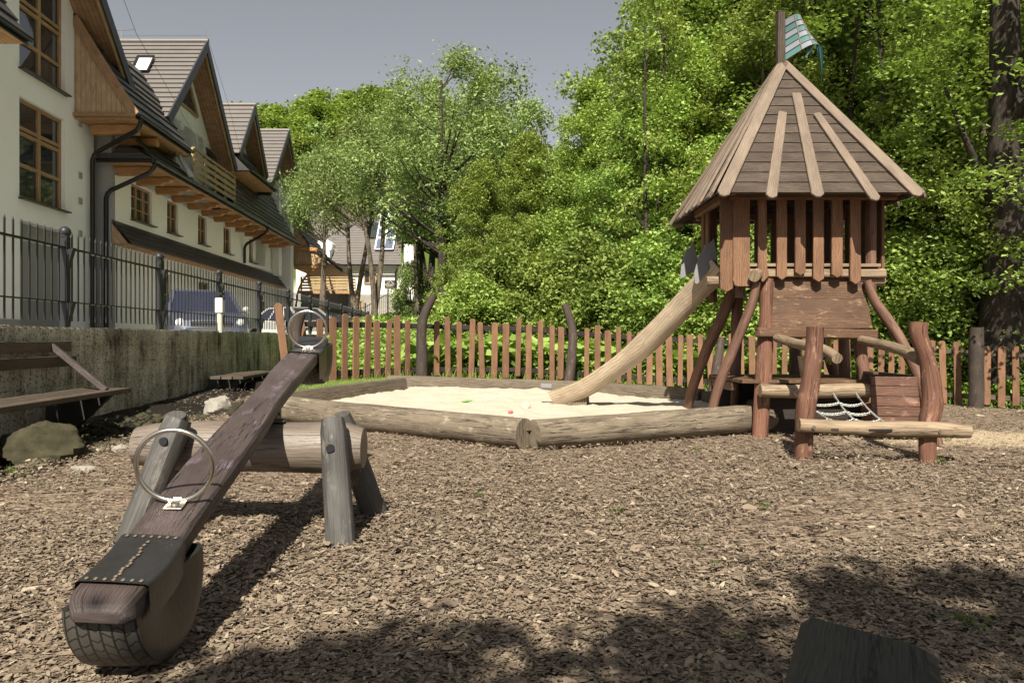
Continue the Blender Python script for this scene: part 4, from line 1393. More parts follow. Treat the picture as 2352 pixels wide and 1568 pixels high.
    for i in range(m - 1):
        p0 = path[max(i - 1, 0)]; p1 = path[i]; p2 = path[i + 1]; p3 = path[min(i + 2, m - 1)]
        for k2 in range(6):
            tt = k2 / 6
            pp.append(0.5 * ((2 * p1) + (p2 - p0) * tt + (2 * p0 - 5 * p1 + 4 * p2 - p3) * tt * tt + (3 * p1 - p0 - 3 * p2 + p3) * tt ** 3))
    pp.append(path[-1])
    mb = MB()
    sec = []
    no = 14
    for k2 in range(no + 1):
        a = math.pi * (1.0 + k2 / no)            # outer, left rim -> bottom -> right rim
        sec.append((math.cos(a) * .150, math.sin(a) * .165, 0))
    for k2 in range(no + 1):
        a = math.pi * (2.0 - k2 / no)
        sec.append((math.cos(a) * .112, math.sin(a) * .085 + .006, 1))
    ms = len(sec)
    Lc = 0
    rings = []
    for i, p in enumerate(pp):
        e = (pp[min(i + 1, len(pp) - 1)] - pp[max(i - 1, 0)]).normalized()
        s = e.cross(Vector((0, 0, 1))).normalized(); u = s.cross(e).normalized()
        if i: Lc += (p - pp[i - 1]).length
        for (a, b_, inner) in sec:
            q = Vector((a * 7 + 3, b_ * 7, Lc * 2.2))
            r = (1 + (0 if inner else 0.14) * mnoise.noise(q)) * (1.02 + 0.26 * max(0, (i - len(pp) * .72) / (len(pp) * .28)) ** 1.5)
            mb.v.append(tuple(p + s * a * r + u * (b_ * r)))
        rings.append(Lc)
    for i in range(len(pp) - 1):
        for k2 in range(ms):
            k3 = (k2 + 1) % ms
            mb.f.append((i * ms + k2, i * ms + k3, (i + 1) * ms + k3, (i + 1) * ms + k2))
            mb.uv.append([(rings[i], k2 * .03), (rings[i], (k2 + 1) * .03), (rings[i + 1], (k2 + 1) * .03), (rings[i + 1], k2 * .03)])
    # end caps as strips between outer and inner
    for bse, rev in ((0, True), ((len(pp) - 1) * ms, False)):
        for k2 in range(no):
            q = (bse + k2, bse + k2 + 1, bse + ms - 2 - k2, bse + ms - 1 - k2)
            if rev: q = q[::-1]
            mb.f.append(q); mb.uv.append([(0, 0), (.02, 0), (.02, .04), (0, .04)])
    sl = mb.build('slide', M['slide'], t, smooth=50)
    # scalloped side plates at the top of the slide
    for (xs_, d) in (([(1562, 640), (1566, 600), (1572, 590), (1577, 573), (1587, 568), (1592, 556), (1603, 600), (1620, 575), (1622, 590), (1606, 618)], 7.62),
                     ([(1596, 650), (1594, 628), (1600, 607), (1606, 598), (1604, 590), (1614, 580), (1619, 570), (1618, 562), (1632, 557), (1640, 548), (1647, 590), (1638, 608), (1602, 652)], 7.12)):
        poly = [P(x, y, d) for x, y in xs_]
        MB().prism(poly, (0, 0.02, 0), ch=.003).build('side_plate', M['plate_grey'], sl)
    # props under the foot
    MB().tube([P(1321, 921, 8.35), P(1321, 921, 8.35) + Vector((.05, .3, 0))], 0.13, 20, True, .05).build('foot_log', M['beam_grey'], t, smooth=40)
    MB().tube([P(1341, 925, 8.75) - Vector((0, 0, .1)), P(1341, 908, 8.75) + Vector((0, 0, .06))], 0.06, 14, True, .05).build('foot_log', M['beam_grey'], t, smooth=40)
    MB().beam(P(1241, 885, 8.5), P(1268, 887, 8.5), .1, .05, ch=.008).build('foot_bar', M['plate_grey'], t)
M['chain'] = plain('galvanised chain', (0.45, 0.46, 0.43), 0.4, 0.5, 0.2)
M['plate_grey'] = plain('grey plate', (0.20, 0.20, 0.205), 0.5, 0, 0.15, 4)
tower()

# bucket on the lower deck
def bucket():
    c = Vector((2.70, 6.95, .487))
    t = thing('bucket', 'cream toy bucket with red strap on the tower lower deck', 'bucket', tuple(c))
    bm, nt, b, out = new_mat('patterned bucket')
    v = N(nt, 'ShaderNodeTexVoronoi'); v.inputs['Scale'].default_value = 26
    nt.links.new(tex(nt), v.inputs['Vector'])
    sp = N(nt, 'ShaderNodeSeparateColor'); nt.links.new(v.outputs['Color'], sp.inputs[0])
    c1 = ramp(nt, sp.outputs[0], [(0.0, (0.55, 0.47, 0.3)), (0.6, (0.6, 0.52, 0.36)), (0.75, (0.5, 0.16, 0.1)), (0.9, (0.25, 0.4, 0.2))])
    nt.links.new(c1, b.inputs['Base Color'])
    mb = MB()
    mb.tube([c, c + Vector((0, 0, .19))], [.085, .108], 24, caps=False)
    mb.tube([c + Vector((0, 0, .19)), c + Vector((0, 0, .02))], [.102, .078], 24, caps=False)
    mb.tube([c, c + Vector((0, 0, .012))], [.085, .086], 24)
    mb.build('pail', bm, t, smooth=40)
    MB().torus(c + Vector((0, 0, .19)), .107, .005, (0, 0, 1), (1, 0, 0), 32, 8).build('rim', plain('cream plastic', (.62, .56, .4), .4), t, smooth=True)
    MB().beam(c + Vector((-.05, -.092, .03)), c + Vector((.06, -.108, .17)), .018, .004, up=(0, -1, 0), ch=0).build('strap', red_toy, t)
bucket()
o = MB().tube([(3.0, 7.25, .60), (2.97, 7.2, .72), (3.0, 7.2, .86), (3.04, 7.2, .86)], .014, 8, seg=4).build('cord_toy', plain('yellow plastic', (.6, .42, .03), .4), smooth=True, origin=(3.0, 7.2, .6))
tag(o, 'yellow plastic hook hanging by the chain under the tower', 'hook')

# ------------------------------------------------------------------ picket fence
def picket_fence():
    d, zt, zb = fence_pt(1189)
    t = thing('picket_fence', 'brown picket fence on dark rails behind the sandbox', 'picket fence', (0.1, d, zb))
    rg = random.Random(11)
    def pt(x, dz=0, dd=0):
        d, zt, zb = fence_pt(x); d += dd
        return d, zt, zb
    # pickets: left part read off the photograph, the rest at the same rhythm
    xs = [(700, 0), (733, -10), (761, -6), (787, 4), (813, -3), (838, 3), (864, -10), (887, -8), (910, 4), (933, -8)]
    xs += [(1001, -6), (1027, 5), (1053, -8), (1080, 3), (1106, -6), (1133, -7), (1159, -8), (1187, 6)]
    xs += [(1212, -6), (1240, 4), (1266, -5), (1285, -6)]
    xs += [(x, y) for x, y in ((1345, -4), (1370, 6), (1395, -6), (1419, 4))]
    x = 1443
    while x < 1690:
        xs.append((x, [5, -4, 6, -4, -6, 3][rg.randrange(6)])); x += 23.6
    while x < 2120:
        if not (2085 < x < 2100): xs.append((x, rg.choice([4, -3, -5, 2, -4])))
        x += 24.5
    x = 2132
    while x < 2440:
        if abs(x - 2240) > 14: xs.append((x, rg.choice([4, -2, 5, -5, 0])))
        x += 33
    for x, dy in xs:
        d, zt, zb = pt(x)
        s = d / F
        w = rg.uniform(.092, .13); th = .022
        X = (x - CX) * s
        # tangent of the fence
        d2 = fence_pt(x + 20)[0]; X2 = (x + 20 - CX) * d2 / F
        e = Vector((X2 - X, d2 - d, 0)).normalized()
        if x > 2128: e = (e + Vector((0.5, .35, 0))).normalized()
        n = Vector((e.y, -e.x, 0))
        zt2 = zt + dy * s * 0.9 + rg.uniform(-.01, .01); zb2 = zb + rg.uniform(-.035, .03)
        lean = rg.gauss(0, .018)
        if x < 720: lean, zt2 = -0.10, zt2 + .02
        c = Vector((X, d, 0)) + n * 0.035
        hw_ = w / 2
        pr = [(-hw_, zb2), (0, zb2 - (.02 if rg.random() < .3 else 0)), (hw_, zb2), (hw_, zt2 - .022), (hw_ * .45, zt2), (-hw_ * .45, zt2), (-hw_, zt2 - .022)]
        poly = [c + e * (u + (z - zb2) * lean) + Vector((0, 0, z)) for u, z in pr]
        MB().prism(poly, n * th, [(z, u) for u, z in pr], .004).build('picket', M['picket'], t)
    # picket leaning at the wall end, seen left of the ring
    def lone(p0, p1, w):
        p0, p1 = Vector(p0), Vector(p1)
        e = (p1 - p0).normalized(); s = Vector((1, 0, 0)); L = (p1 - p0).length
        pr = [(-w / 2, 0), (w / 2, 0), (w / 2, L - .03), (w * .2, L), (-w * .2, L), (-w / 2, L - .03)]
        MB().prism([p0 + s * u + e * v for u, v in pr], (0, -.022, 0), [(v, u) for u, v in pr], .004).build('picket', M['picket'], t)
    lone(P(659, 862, 11.5), P(639, 696, 11.5), .12)
    lone(P(705, 850, 11.7), P(690, 733, 11.7), .12)
    # rails
    for frac, th in ((.86, .085), (.13, .085)):
        prev = None
        for x in list(range(655, 2440, 60)):
            d, zt, zb = fence_pt(x)
            p = Vector(((x - CX) * d / F, d + .03, zb + (zt - zb) * frac))
            if prev is not None:
                MB().beam(prev, p, .05, th * rg.uniform(.9, 1.1), ch=.006).build('rail', M['dark_rail'] if x < 2000 else M['bench_wood'], t)
            prev = p
    # crooked trunk posts
    def post(pts, r, d, mat='bark_post', dd=0.08):
        path = [P(x, y, d + dd) for x, y in pts]
        MB().tube(path, [q for q in r], 14, True, .09, int(pts[0][0]), seg=5).build('crooked_post', M[mat], t, smooth=50)
    post([(968, 880), (969, 820), (968, 760), (976, 720), (997, 677)], [.115, .10, .085, .078, .062], 13.2, dd=-.1)
    post([(1305, 890), (1312, 830), (1316, 770), (1310, 735), (1297, 698)], [.10, .09, .08, .075, .07], 14.3, dd=-.1)
    post([(700, 925), (700, 865), (690, 815), (679, 765), (690, 718)], [.11, .10, .085, .085, .085], 11.6, dd=-.25)
    post([(1634, 930), (1641, 870), (1650, 820), (1658, 775)], [.09, .08, .08, .05], 13.9, dd=-.1)
    post([(2242, 950), (2242, 850), (2243, 752)], [.12, .12, .11], 13.0, 'bark_post')
    post([(1944, 930), (1942, 850), (1940, 775)], [.07, .07, .07], 13.9, 'beam_grey')
picket_fence()

# ------------------------------------------------------------------ concrete wall and iron fence
def wall():
    t = thing('retaining_wall', 'stained low concrete wall along the car park', 'concrete wall', (-4.5, 9, 0))
    def seg(y0, y1, top, bot, th, off=0):
        mb = MB()
        n = int((y1 - y0) / .12)
        prof = lambda y: (wallx(y) + off, wallx(y) + off - th)
        rows = [bot, .2, .5, .8, top - .03, top]
        base = 0
        for i in range(n + 1):
            y = y0 + (y1 - y0) * i / n
            f, b = prof(y)
            jt = .014 * mnoise.noise(Vector((y * 5, 0, 2))) + .008 * mnoise.noise(Vector((y * 19, 0, 2)))
            mb.v += [(f, y, z if z < top - .04 else z + jt * (1 if z == top else .3)) for z in rows[:-1]] + [(f - .012, y, top + jt), (b, y, top + jt), (b, y, bot)]
        m = 8
        for i in range(n):
            for k in range(m - 1):
                mb.f.append((i * m + k, (i + 1) * m + k, (i + 1) * m + k + 1, i * m + k + 1)); mb.uv.append([(0, 0), (1, 0), (1, 1), (0, 1)])
        for b0, rev in ((0, False), (n * m, True)):
            q = tuple(b0 + k for k in range(m))
            mb.f.append(q if not rev else q[::-1]); mb.uv.append([(0, 0)] * m)
        mb.build('wall_section', M['concrete'], t, smooth=30)
    seg(0.8, 14.2, .955, -.3, .26)
    seg(14.205, 16.3, .95, -.3, .26, .015)
    seg(16.31, 34, .93, -.3, .22, -.05)
wall()

def iron_fence():
    t = thing('iron_fence', 'black iron bar fence with ball topped posts on the concrete wall', 'iron fence', (-4.6, 9, .95))
    fx = lambda y: wallx(y) - .13
    ys = [2.93 + 2.5 * k for k in range(-1, 13)]
    ys = [5.4, 7.9, 10.35, 12.87, 15.4, 17.95, 20.5, 23.1, 25.7, 28.2, 30.6, 33.0]
    for i, y in enumerate(ys):
        mb = MB()
        mb.box((fx(y), y, .95 + .46), (.075, .075, .94), None, .004)
        for sgn in (1,):
            mb.prism([(fx(y) + .036, y - .03, 1.75), (fx(y) + .10, y - .03, 1.77), (fx(y) + .036, y - .03, 1.55)], (0, .06, 0))
            mb.prism([(fx(y) + .036, y - .03, 1.2), (fx(y) + .10, y - .03, 1.22), (fx(y) + .036, y - .03, .97)], (0, .06, 0))
        p = mb.build('post', M['fence_paint'], t)
        MB().sphere((fx(y), y, 1.935), .058, 20, 12).build('ball_cap', M['fence_paint'], p, smooth=True)
        MB().tube([(fx(y), y, 1.88), (fx(y), y, 1.90)], .045, 14).build('cap_plate', M['fence_paint'], p)
    y = 2.9
    ends = [2.9] + ys
    for a, b in zip(ends[:-1], ends[1:]):
        mb = MB()
        for z, w, h in ((1.765, .045, .012), (1.775, .045, .012), (1.215, .045, .014)):
            mb.beam((fx(a), a, z), (fx(b), b, z), w, h, ch=0)
        n = 19
        for k in range(1, n):
            yy = a + (b - a) * k / n
            x = fx(yy)
            mb.box((x + .005, yy, 1.465), (.012, .018, .89), None, 0)
            r = .009
            c = [(x + .005 - r, yy - r, 1.91), (x + .005 + r, yy - r, 1.91), (x + .005 + r, yy + r, 1.91), (x + .005 - r, yy + r, 1.91)]
            for q in range(4): mb.face([c[q], c[(q + 1) % 4], (x + .005, yy, 1.955)])
        mb.build('bar_panel', M['fence_paint'], t)
iron_fence()

# white service post standing on the wall
def service_post():
    d = 12.3
    x = (505 - CX) * d / F
    t = thing('service_post', 'slim white post with pale box head on the wall top', 'post', (x, d, .95))
    MB().tube([(x, d, .93), (x, d, 1.25)], .045, 16).build('pole', plain('grey white pipe', (.5, .49, .42), .5), t, smooth=40)
    MB().box((x, d, 1.36), (.12, .12, .24), None, .01).build('head', plain('white plastic box', (.72, .70, .60), .5), t)
    mb = MB().beam((x - .03, d, 1.5), (x + .07, d, 1.47), .08, .03, ch=0)
    mb.beam((x - .06, d, 1.55), (x + .05, d, 1.55), .1, .035, ch=0)
    mb.build('lamp_cap', M['fence_paint'], t)
service_post()

# ------------------------------------------------------------------ benches
def bench(y0, y1, zs, label, back=True):
    xm = wallx((y0 + y1) / 2)
    t = thing('bench', label, 'bench', (xm + .5, (y0 + y1) / 2, 0))
    f = lambda off, y, z: (wallx(y) + off, y, z)
    for k in range(3):
        off = .28 + k * .17
        MB().beam(f(off, y0, zs - .02), f(off, y1, zs - .02), .15, .045, ch=.004).build('seat_board', M['bench_wood'], t)
    if back:
        for off, z in ((.10, zs + .41), (.15, zs + .27)):
            MB().beam(f(off, y0, z), f(off, y1, z), .035, .10, ch=.004).build('back_board', M['bench_wood'], t)
    for y in ([y0 + .35, y1 - .35] if y1 - y0 > 1 else [y1 - .3]):
        mb = MB()
        mb.beam(f(.08, y, zs + .44), f(.62, y, zs + .0), .05, .05, up=(0, 1, 0), ch=.004)
        if back: mb.build('arm_brace', M['seesaw_wood'], t)
        MB().prism([f(.05, y, zs - .045), f(.66, y, zs - .045), f(.20, y, -.12), f(.05, y, -.12)], (0, .07, 0)).build('bracket', M['dark_steel'], t)
bench(4.3, 7.55, .355, 'brown board bench with backrest fixed to the wall at the left edge')
bench(11.4, 13.4, .27, 'small distant bench at the wall foot behind the seesaw plank', back=False)

# ------------------------------------------------------------------ hotel (long building on the left)
def W(u, v, z):
    return Vector((-9.55 - 0.067 * u + v, u, z))

def courses(mb, A0, A1, B0, B1, n, lift=.035):
    """lapped roof courses between the upper edge A0-A1 and the lower edge B0-B1"""
    A0, A1, B0, B1 = map(Vector, (A0, A1, B0, B1))
    nor = (A1 - A0).cross(B0 - A0).normalized()
    if nor.z < 0: nor = -nor
    for k in range(n):
        t0, t1 = k / n, (k + 1) / n
        a0, a1 = A0.lerp(B0, t0), A1.lerp(B1, t0)
        b0, b1 = A0.lerp(B0, t1) + nor * lift, A1.lerp(B1, t1) + nor * lift
        c0, c1 = A0.lerp(B0, t1), A1.lerp(B1, t1)
        L = (a1 - a0).length
        f1 = [a0, b0, b1, a1]
        if (f1[1] - f1[0]).cross(f1[3] - f1[0]).dot(nor) < 0: f1 = f1[::-1]
        mb.face(f1); mb.face([b0, c0, c1, b1])

def hotel():
    t = thing('hotel', 'long white hotel with steep dark gables and timber eaves', 'hotel', tuple(W(20, -4, 0)))
    B = lambda mb, nm, m, **k: mb.build(nm, M[m], k.pop('parent', t), **k)
    # --- wall sheets with openings
    def wall(u0, u1, z0, z1, v, ops, mat, depth=.16, nm='wall', label=None):
        us = sorted({u0, u1, *[o[0] for o in ops], *[o[1] for o in ops]})
        zs = sorted({z0, z1, *[o[2] for o in ops], *[o[3] for o in ops]})
        mb = MB()
        for a, b in zip(us[:-1], us[1:]):
            for c, d in zip(zs[:-1], zs[1:]):
                um, zm = (a + b) / 2, (c + d) / 2
                if any(o[0] < um < o[1] and o[2] < zm < o[3] for o in ops): continue
                mb.face([W(a, v, c), W(b, v, c), W(b, v, d), W(a, v, d)])
        for o in ops:
            dp = o[4] if len(o) > 4 else depth
            a, b, c, d = o[:4]
            mb.face([W(a, v, c), W(a, v, d), W(a, v - dp, d), W(a, v - dp, c)])
            mb.face([W(b, v, d), W(b, v, c), W(b, v - dp, c), W(b, v - dp, d)])
            mb.face([W(a, v, d), W(b, v, d), W(b, v - dp, d), W(a, v - dp, d)])
            mb.face([W(b, v, c), W(a, v, c), W(a, v - dp, c), W(b, v - dp, c)])
            if len(o) > 4:
                mb.face([W(a, v - dp, c), W(b, v - dp, c), W(b, v - dp, d), W(a, v - dp, d)])
        return B(mb, nm, mat, label=label)
    def window(u0, u1, z0, z1, v, cols=2, rows=2, fw=.07, bars=None, tilt=False):
        mb = MB()
        def bar(a, b, w=fw, th=.06): mb.beam(a, b, w, th, up=(1, 0, 0), ch=.004)
        bar(W(u0 + fw / 2, v, z0), W(u0 + fw / 2, v, z1)); bar(W(u1 - fw / 2, v, z0), W(u1 - fw / 2, v, z1))
        bar(W(u0 + fw, v, z0 + fw / 2), W(u1 - fw, v, z0 + fw / 2)); bar(W(u0 + fw, v, z1 - fw / 2), W(u1 - fw, v, z1 - fw / 2))
        for i in range(1, cols):
            u = u0 + (u1 - u0) * i / cols
            bar(W(u, v + .004, z0 + fw), W(u, v + .004, z1 - fw), fw * 1.3)
        for zr in (bars if bars else [z0 + (z1 - z0) * j / rows for j in range(1, rows)]):
            w = fw * (1.0 if bars else .5)
            bar(W(u0 + fw, v + .008, zr), W(u1 - fw, v + .008, zr), w)
        w_ = B(mb, 'window', 'window_wood')
        gb = MB().face([W(u0 + .01, v - .02, z0 + .01), W(u1 - .01, v - .02, z0 + .01), W(u1 - .01, v - .02, z1 - .01), W(u0 + .01, v - .02, z1 - .01)])
        gb = MB().box(tuple((W(u0, v - .03, z0) + W(u1, v - .03, z1)) / 2), (.012, u1 - u0 - .02, z1 - z0 - .02), ((W(0, 1, 0) - W(0, 0, 0)), (W(1, 0, 0) - W(0, 0, 0)).normalized(), Vector((0, 0, 1))))
        B(gb, 'pane', 'glass', parent=w_)
        sb = MB().beam(W(u0 - .05, v + .12, z0 - .02), W(u1 + .05, v + .12, z0 - .02), .3, .03, ch=0)
        B(sb, 'sill', 'black_metal', parent=w_)
    vA = -.36
    ap, zap = 17.3, 11.65                      # gable A apex
    wA = [(17.25, 19.25, 6.92, 9.9), (17.25, 19.25, 4.0, 6.29), (17.28, 19.6, .3, 3.5, .5)]
    wall(9, 20.75, 0, 10.0, vA, wA + [(12.2, 14.6, 5.6, 7.6)], 'render_white')
    mb = MB().prism([W(15.6, vA - .002, 10.0), W(19.0, vA - .002, 10.0), W(ap, vA - .002, 11.6)], (-.2, 0, 0)); B(mb, 'wall', 'render_white')
    # far cheek of house A (faces away) and its end
    mb = MB().prism([W(20.75, vA, 0), W(20.75, vA, 8.9), W(20.75, -7, 8.9), W(20.75, -7, 0)], (0, -.2, 0)); B(mb, 'wall', 'render_white')
    window(17.25, 19.25, 6.92, 9.9, vA - .13, 2, 2, .08, bars=[7.62, 8.4, 8.55, 9.3])
    window(17.25, 19.25, 4.0, 6.29, vA - .13, 2, 2, .08, bars=[4.78, 5.5, 5.62])
    window(12.2, 14.6, 5.6, 7.6, vA - .13, 3, 2)
    # --- gables
    def gable(u0, za, feet, zf, vw, vf, vb, skylight=None, win=True, wall_z=5.5, wall_on=True, n=17, wmat='render_white'):
        uL, uR = feet
        for (uf, sg) in ((uL, -1), (uR, 1)):
            mb = MB()
            courses(mb, W(u0, vf, za), W(u0, vb, za), W(uf, vf, zf), W(uf, vb, zf), n, .045)
            rf = B(mb, 'roof', 'tile')
            th = .16
            slope = Vector((0, (uf - u0), (zf - za))).normalized()
            nn = Vector((0, -slope.z * sg, slope.y * sg))
            if nn.z < 0: nn = -nn
            # soffit (underside of the overhang)
            q = [W(u0, vf - .02, za), W(uf, vf - .02, zf), W(uf, vb, zf), W(u0, vb, za)]
            q = [p - nn * th for p in q]
            mb = MB().prism(q, nn * .02); B(mb, 'soffit', 'soffit_brown_boards')
            # barge board
            a, b = W(u0, vf, za), W(uf, vf, zf)
            mb = MB().prism([a + nn * .05, b + nn * .05, b - nn * .22, a - nn * .22], (-.05, 0, 0)); B(mb, 'barge_board', 'tile_dark')
            mb = MB().prism([a - nn * .17 + Vector((-.06, 0, 0)), b - nn * .17 + Vector((-.06, 0, 0)), b - nn * .3 + Vector((-.06, 0, 0)), a - nn * .3 + Vector((-.06, 0, 0))], (-.04, 0, 0)); B(mb, 'rake_board', 'window_wood')
        mb = MB().tube([W(u0, vf + .02, za + .05), W(u0, vb, za + .05)], .08, 10); B(mb, 'ridge_cap', 'tile', smooth=40)
        # face wall
        k = (za - zf) / (uR - u0)
        e = .12
        if wall_on:
            mb = MB().prism([W(uL + e, vw, wall_z), W(uR - e, vw, wall_z), W(uR - e, vw, zf - .1), W(u0, vw, za - .28), W(uL + e, vw, zf - .1)], (-.25, 0, 0))
            B(mb, 'wall', wmat)
        if win:
            w = (uR - uL) * .17; zb = za - (za - zf) * .62; zt = zb + w * 1.15 / (uR - u0) * (za - zf) 
            zt = za - (za - zf) * .25
            wd = (zt - zb) / k * .9
            tri = [W(u0 - wd, vw + .004, zb), W(u0 + wd, vw + .004, zb), W(u0, vw + .004, zt)]
            mb = MB()
            for i in range(3):
                a, b = tri[i], tri[(i + 1) % 3]
                mb.beam(a + Vector((.03, 0, 0)), b + Vector((.03, 0, 0)), .09, .07, up=(1, 0, 0), ch=0)
            w_ = B(mb, 'window', 'window_wood')
            mb = MB().prism(tri, (.012, 0, 0)); B(mb, 'pane', 'glass', parent=w_)
        return k
    gable(ap, zap, (12.6, 22.0), 7.15, vA, .5, -7, win=False, wall_on=False)
    gable(26.6, 11.06, (23.05, 30.15), 7.45, 0, .8, -8, n=17, wall_z=5.4)
    gable(33.0, 10.8, (30.7, 35.2), 8.2, 0, .75, -7, n=11, wall_z=5.6)
    gable(39.3, 11.4, (35.25, 43.4), 7.5, 0, .8, -7, n=17, wall_z=4.0)
    # main roof behind the gables
    mb = MB()
    courses(mb, W(20.2, -5.2, 12.2), W(44, -5.2, 12.2), W(20.2, -.6, 8.0), W(44, -.6, 8.0), 20, .04)
    # --- flared skirts: profile (v,z)
    def skirt(u0, u1, prof, nm='eaves_roof', mat='tile_shaded', und='soffit_boards', n=5, dark=False, cut1=0.0, gut=True):
        mb = MB()
        for i in range(len(prof) - 1):
            (v0, z0), (v1, z1) = prof[i], prof[i + 1]
            c0 = cut1 * (1 - i / (len(prof) - 1)); c1 = cut1 * (1 - (i + 1) / (len(prof) - 1))
            k = max(1, int(round(math.hypot(v1 - v0, z1 - z0) / .34)))
            courses(mb, W(u0, v0, z0), W(u1 - c0, v0, z0), W(u0, v1, z1), W(u1 - c1, v1, z1), k, .045)
        B(mb, nm, mat)
        ve, ze = prof[-1]
        mb = MB()
        vw = prof[0][0]
        q = [W(u0, vw, ze - .10), W(u1, vw, ze - .10), W(u1, ve - .03, ze - .10), W(u0, ve - .03, ze - .10)]
        mb.prism(q, (0, 0, .03), [(p.y, p.x) for p in q]); B(mb, 'soffit', und)
        if gut:
            mb = MB()
            n_ = 8
            def fn(a, b):
                th = math.pi * (1 + b)
                return W(u0 + (u1 - u0) * a, ve + .06 + .065 * math.cos(th), ze - .01 + .065 * math.sin(th))
            mb.grid(fn, 6, n_)
            mb.beam(W(u0, ve - .01, ze - .05), W(u1, ve - .01, ze - .05), .02, .16, ch=0)
            B(mb, 'gutter', 'black_metal', smooth=40)
    prA = [(-.36, 9.1), (.25, 8.1), (.78, 7.27), (1.22, 6.6)]
    skirt(19.75, 23.75, prA)
    skirt(10.9, 14.8, prA)
    # timber cheek facing the viewer
    def cheek(u, prof, zb, mat='clad', thick=.06):
        pts = [W(u, v, z - .12) for v, z in prof] + [W(u, prof[-1][0] - .05, zb), W(u, prof[0][0], zb)]
        uv = [(p.z, p.x) for p in pts]
        mb = MB().prism(pts, (0, -thick, 0), uv); B(mb, 'timber_cheek', mat)
        mb = MB()
        for (v0, z0), (v1, z1) in zip(prof[:-1], prof[1:]):
            a, b = W(u - thick - .03, v0, z0 - .06), W(u - thick - .03, v1, z1 - .06)
            mb.beam(a, b, .05, .24, up=(0, 0, 1), ch=.005)
        mb.beam(W(u - thick - .04, prof[0][0], zb), W(u - thick - .04, prof[-1][0], zb), .08, .09, ch=.005)
        B(mb, 'cheek_board', 'soffit_brown')
        a = [W(u - .10, v, z + .10) for v, z in prof] + [W(u - .10, v, z - .0) for v, z in prof[::-1]]
        mb = MB()
        for i in range(len(prof) - 1):
            (v0, z0), (v1, z1) = prof[i], prof[i + 1]
            mb.prism([W(u - .10, v0, z0 + .06), W(u - .10, v1, z1 + .06), W(u - .10, v1, z1 - .03), W(u - .10, v0, z0 - .03)], (0, .2, 0))
        B(mb, 'verge', 'tile_dark')
    cheek(19.75, prA, 6.55)
    mb = MB().beam(W(20.3, -.2, 6.33), W(20.3, 1.05, 6.33), .2, .26, ch=.02)
    B(mb, 'eave_beam', 'soffit'); B(MB().beam(W(21.6, -.1, 6.33), W(21.6, 1.05, 6.33), .2, .22, ch=.02), 'eave_beam', 'soffit')
    mb = MB().prism([W(19.7, vA, 6.47), W(23.7, vA, 6.47), W(23.7, 1.2, 6.47), W(19.7, 1.2, 6.47)], (0, 0, .03), [(0, 0), (4, 0), (4, 1.6), (0, 1.6)]); B(mb, 'soffit', 'soffit_boards')
    # long eaves
    prB = [(0, 8.0), (.32, 7.2), (.72, 6.4), (1.2, 5.68)]
    skirt(20.8, 24.15, [(0, 7.0), (.3, 6.7), (.72, 6.2), (1.2, 5.68)])
    skirt(28.75, 39.6, prB)
    skirt(24.15, 28.75, [(.75, 5.98), (1.2, 5.68)])
    skirt(44.0, 46.0, prB, gut=False)
    # hipped end facing the viewer over the corner
    mb = MB()
    courses(mb, W(21.4, -.3, 6.2), W(21.4, .3, 6.2), W(20.78, -.36, 5.68), W(20.78, 1.2, 5.68), 3, .03); B(mb, 'hip_roof', 'tile')
    mb = MB().beam(W(20.76, -.3, 5.64), W(20.76, 1.25, 5.64), .1, .1, ch=.02)
    B(mb, 'gutter', 'black_metal')
    mb = MB().prism([W(23.6, .35, 7.25), W(24.1, .35, 7.25), W(23.9, 1.25, 5.8), W(23.3, 1.25, 5.8)], (.03, 0, .05)); B(mb, 'valley_flashing', 'lead')
    # soffit beams under the long eaves
    for i in range(13):
        u = 21.2 + i * 1.42
        prof = [(0, 5.56), (1.02, 5.56), (1.05, 5.50), (.95, 5.42), (.8, 5.42), (.7, 5.34), (0, 5.34)]
        q = [W(u, v, z) for v, z in prof]
        MB().prism(q, (0, .2, 0), [(v, z) for v, z in prof], .01).build('eave_beam', M['soffit'], t)
    # gable C lower roof
    prC = [(0.1, 8.9), (.5, 8.2), (1.15, 7.55)]
    skirt(30.6, 34.9, prC, gut=True)
    mb = MB().prism([W(30.55, -1.2, 7.5), W(30.55, 1.15, 7.5), W(30.55, .5, 8.15), W(30.55, -1.2, 8.15)], (0, .05, 0)); B(mb, 'timber_cheek', 'tile_dark')
    # --- long wall
    wl = [(22.26, 23.75, 4.28, 5.35), (25.0, 25.95, 4.28, 5.35), (27.95, 28.9, 4.28, 5.35), (30.95, 31.9, 4.28, 5.35), (34.7, 35.8, 4.28, 5.35),
          (24.3, 25.3, 1.6, 2.9), (36.2, 37.6, .1, 2.6), (28.0, 29.2, 1.6, 2.9)]
    wall(21.0, 39.9, 0, 8.2, 0, wl, 'render_cream')
    for i, o in enumerate(wl):
        if i == 6:
            mb = MB().beam(W(o[0], -.1, 1.35), W(o[1], -.1, 1.35), .06, 2.5, ch=0); B(mb, 'door', 'bench_wood'); continue
        window(o[0], o[1], o[2], o[3], -.10, 2 if i != 0 else 3, 3 if i == 0 else 2, .065)
    mb = MB().prism([W(21.0, 0, 0), W(21.0, 0, 6.4), W(21.0, -.6, 6.4), W(21.0, -.6, 0)], (0, .2, 0)); B(mb, 'end_wall', 'render_grey')  # wall in house A's shadow; that shade is put into the grey
    # stone plinth
    mb = MB().prism([W(9, vA + .05, 0), W(17.2, vA + .05, 0), W(17.2, vA + .05, 1.25), W(9, vA + .05, 1.25)], (-.04, 0, 0)); B(mb, 'plinth', 'render_grey')
    mb = MB().prism([W(21.0, .05, 0), W(24.2, .05, 0), W(24.2, .05, .95), W(21.0, .05, .95)], (-.04, 0, 0)); B(mb, 'plinth', 'render_grey')
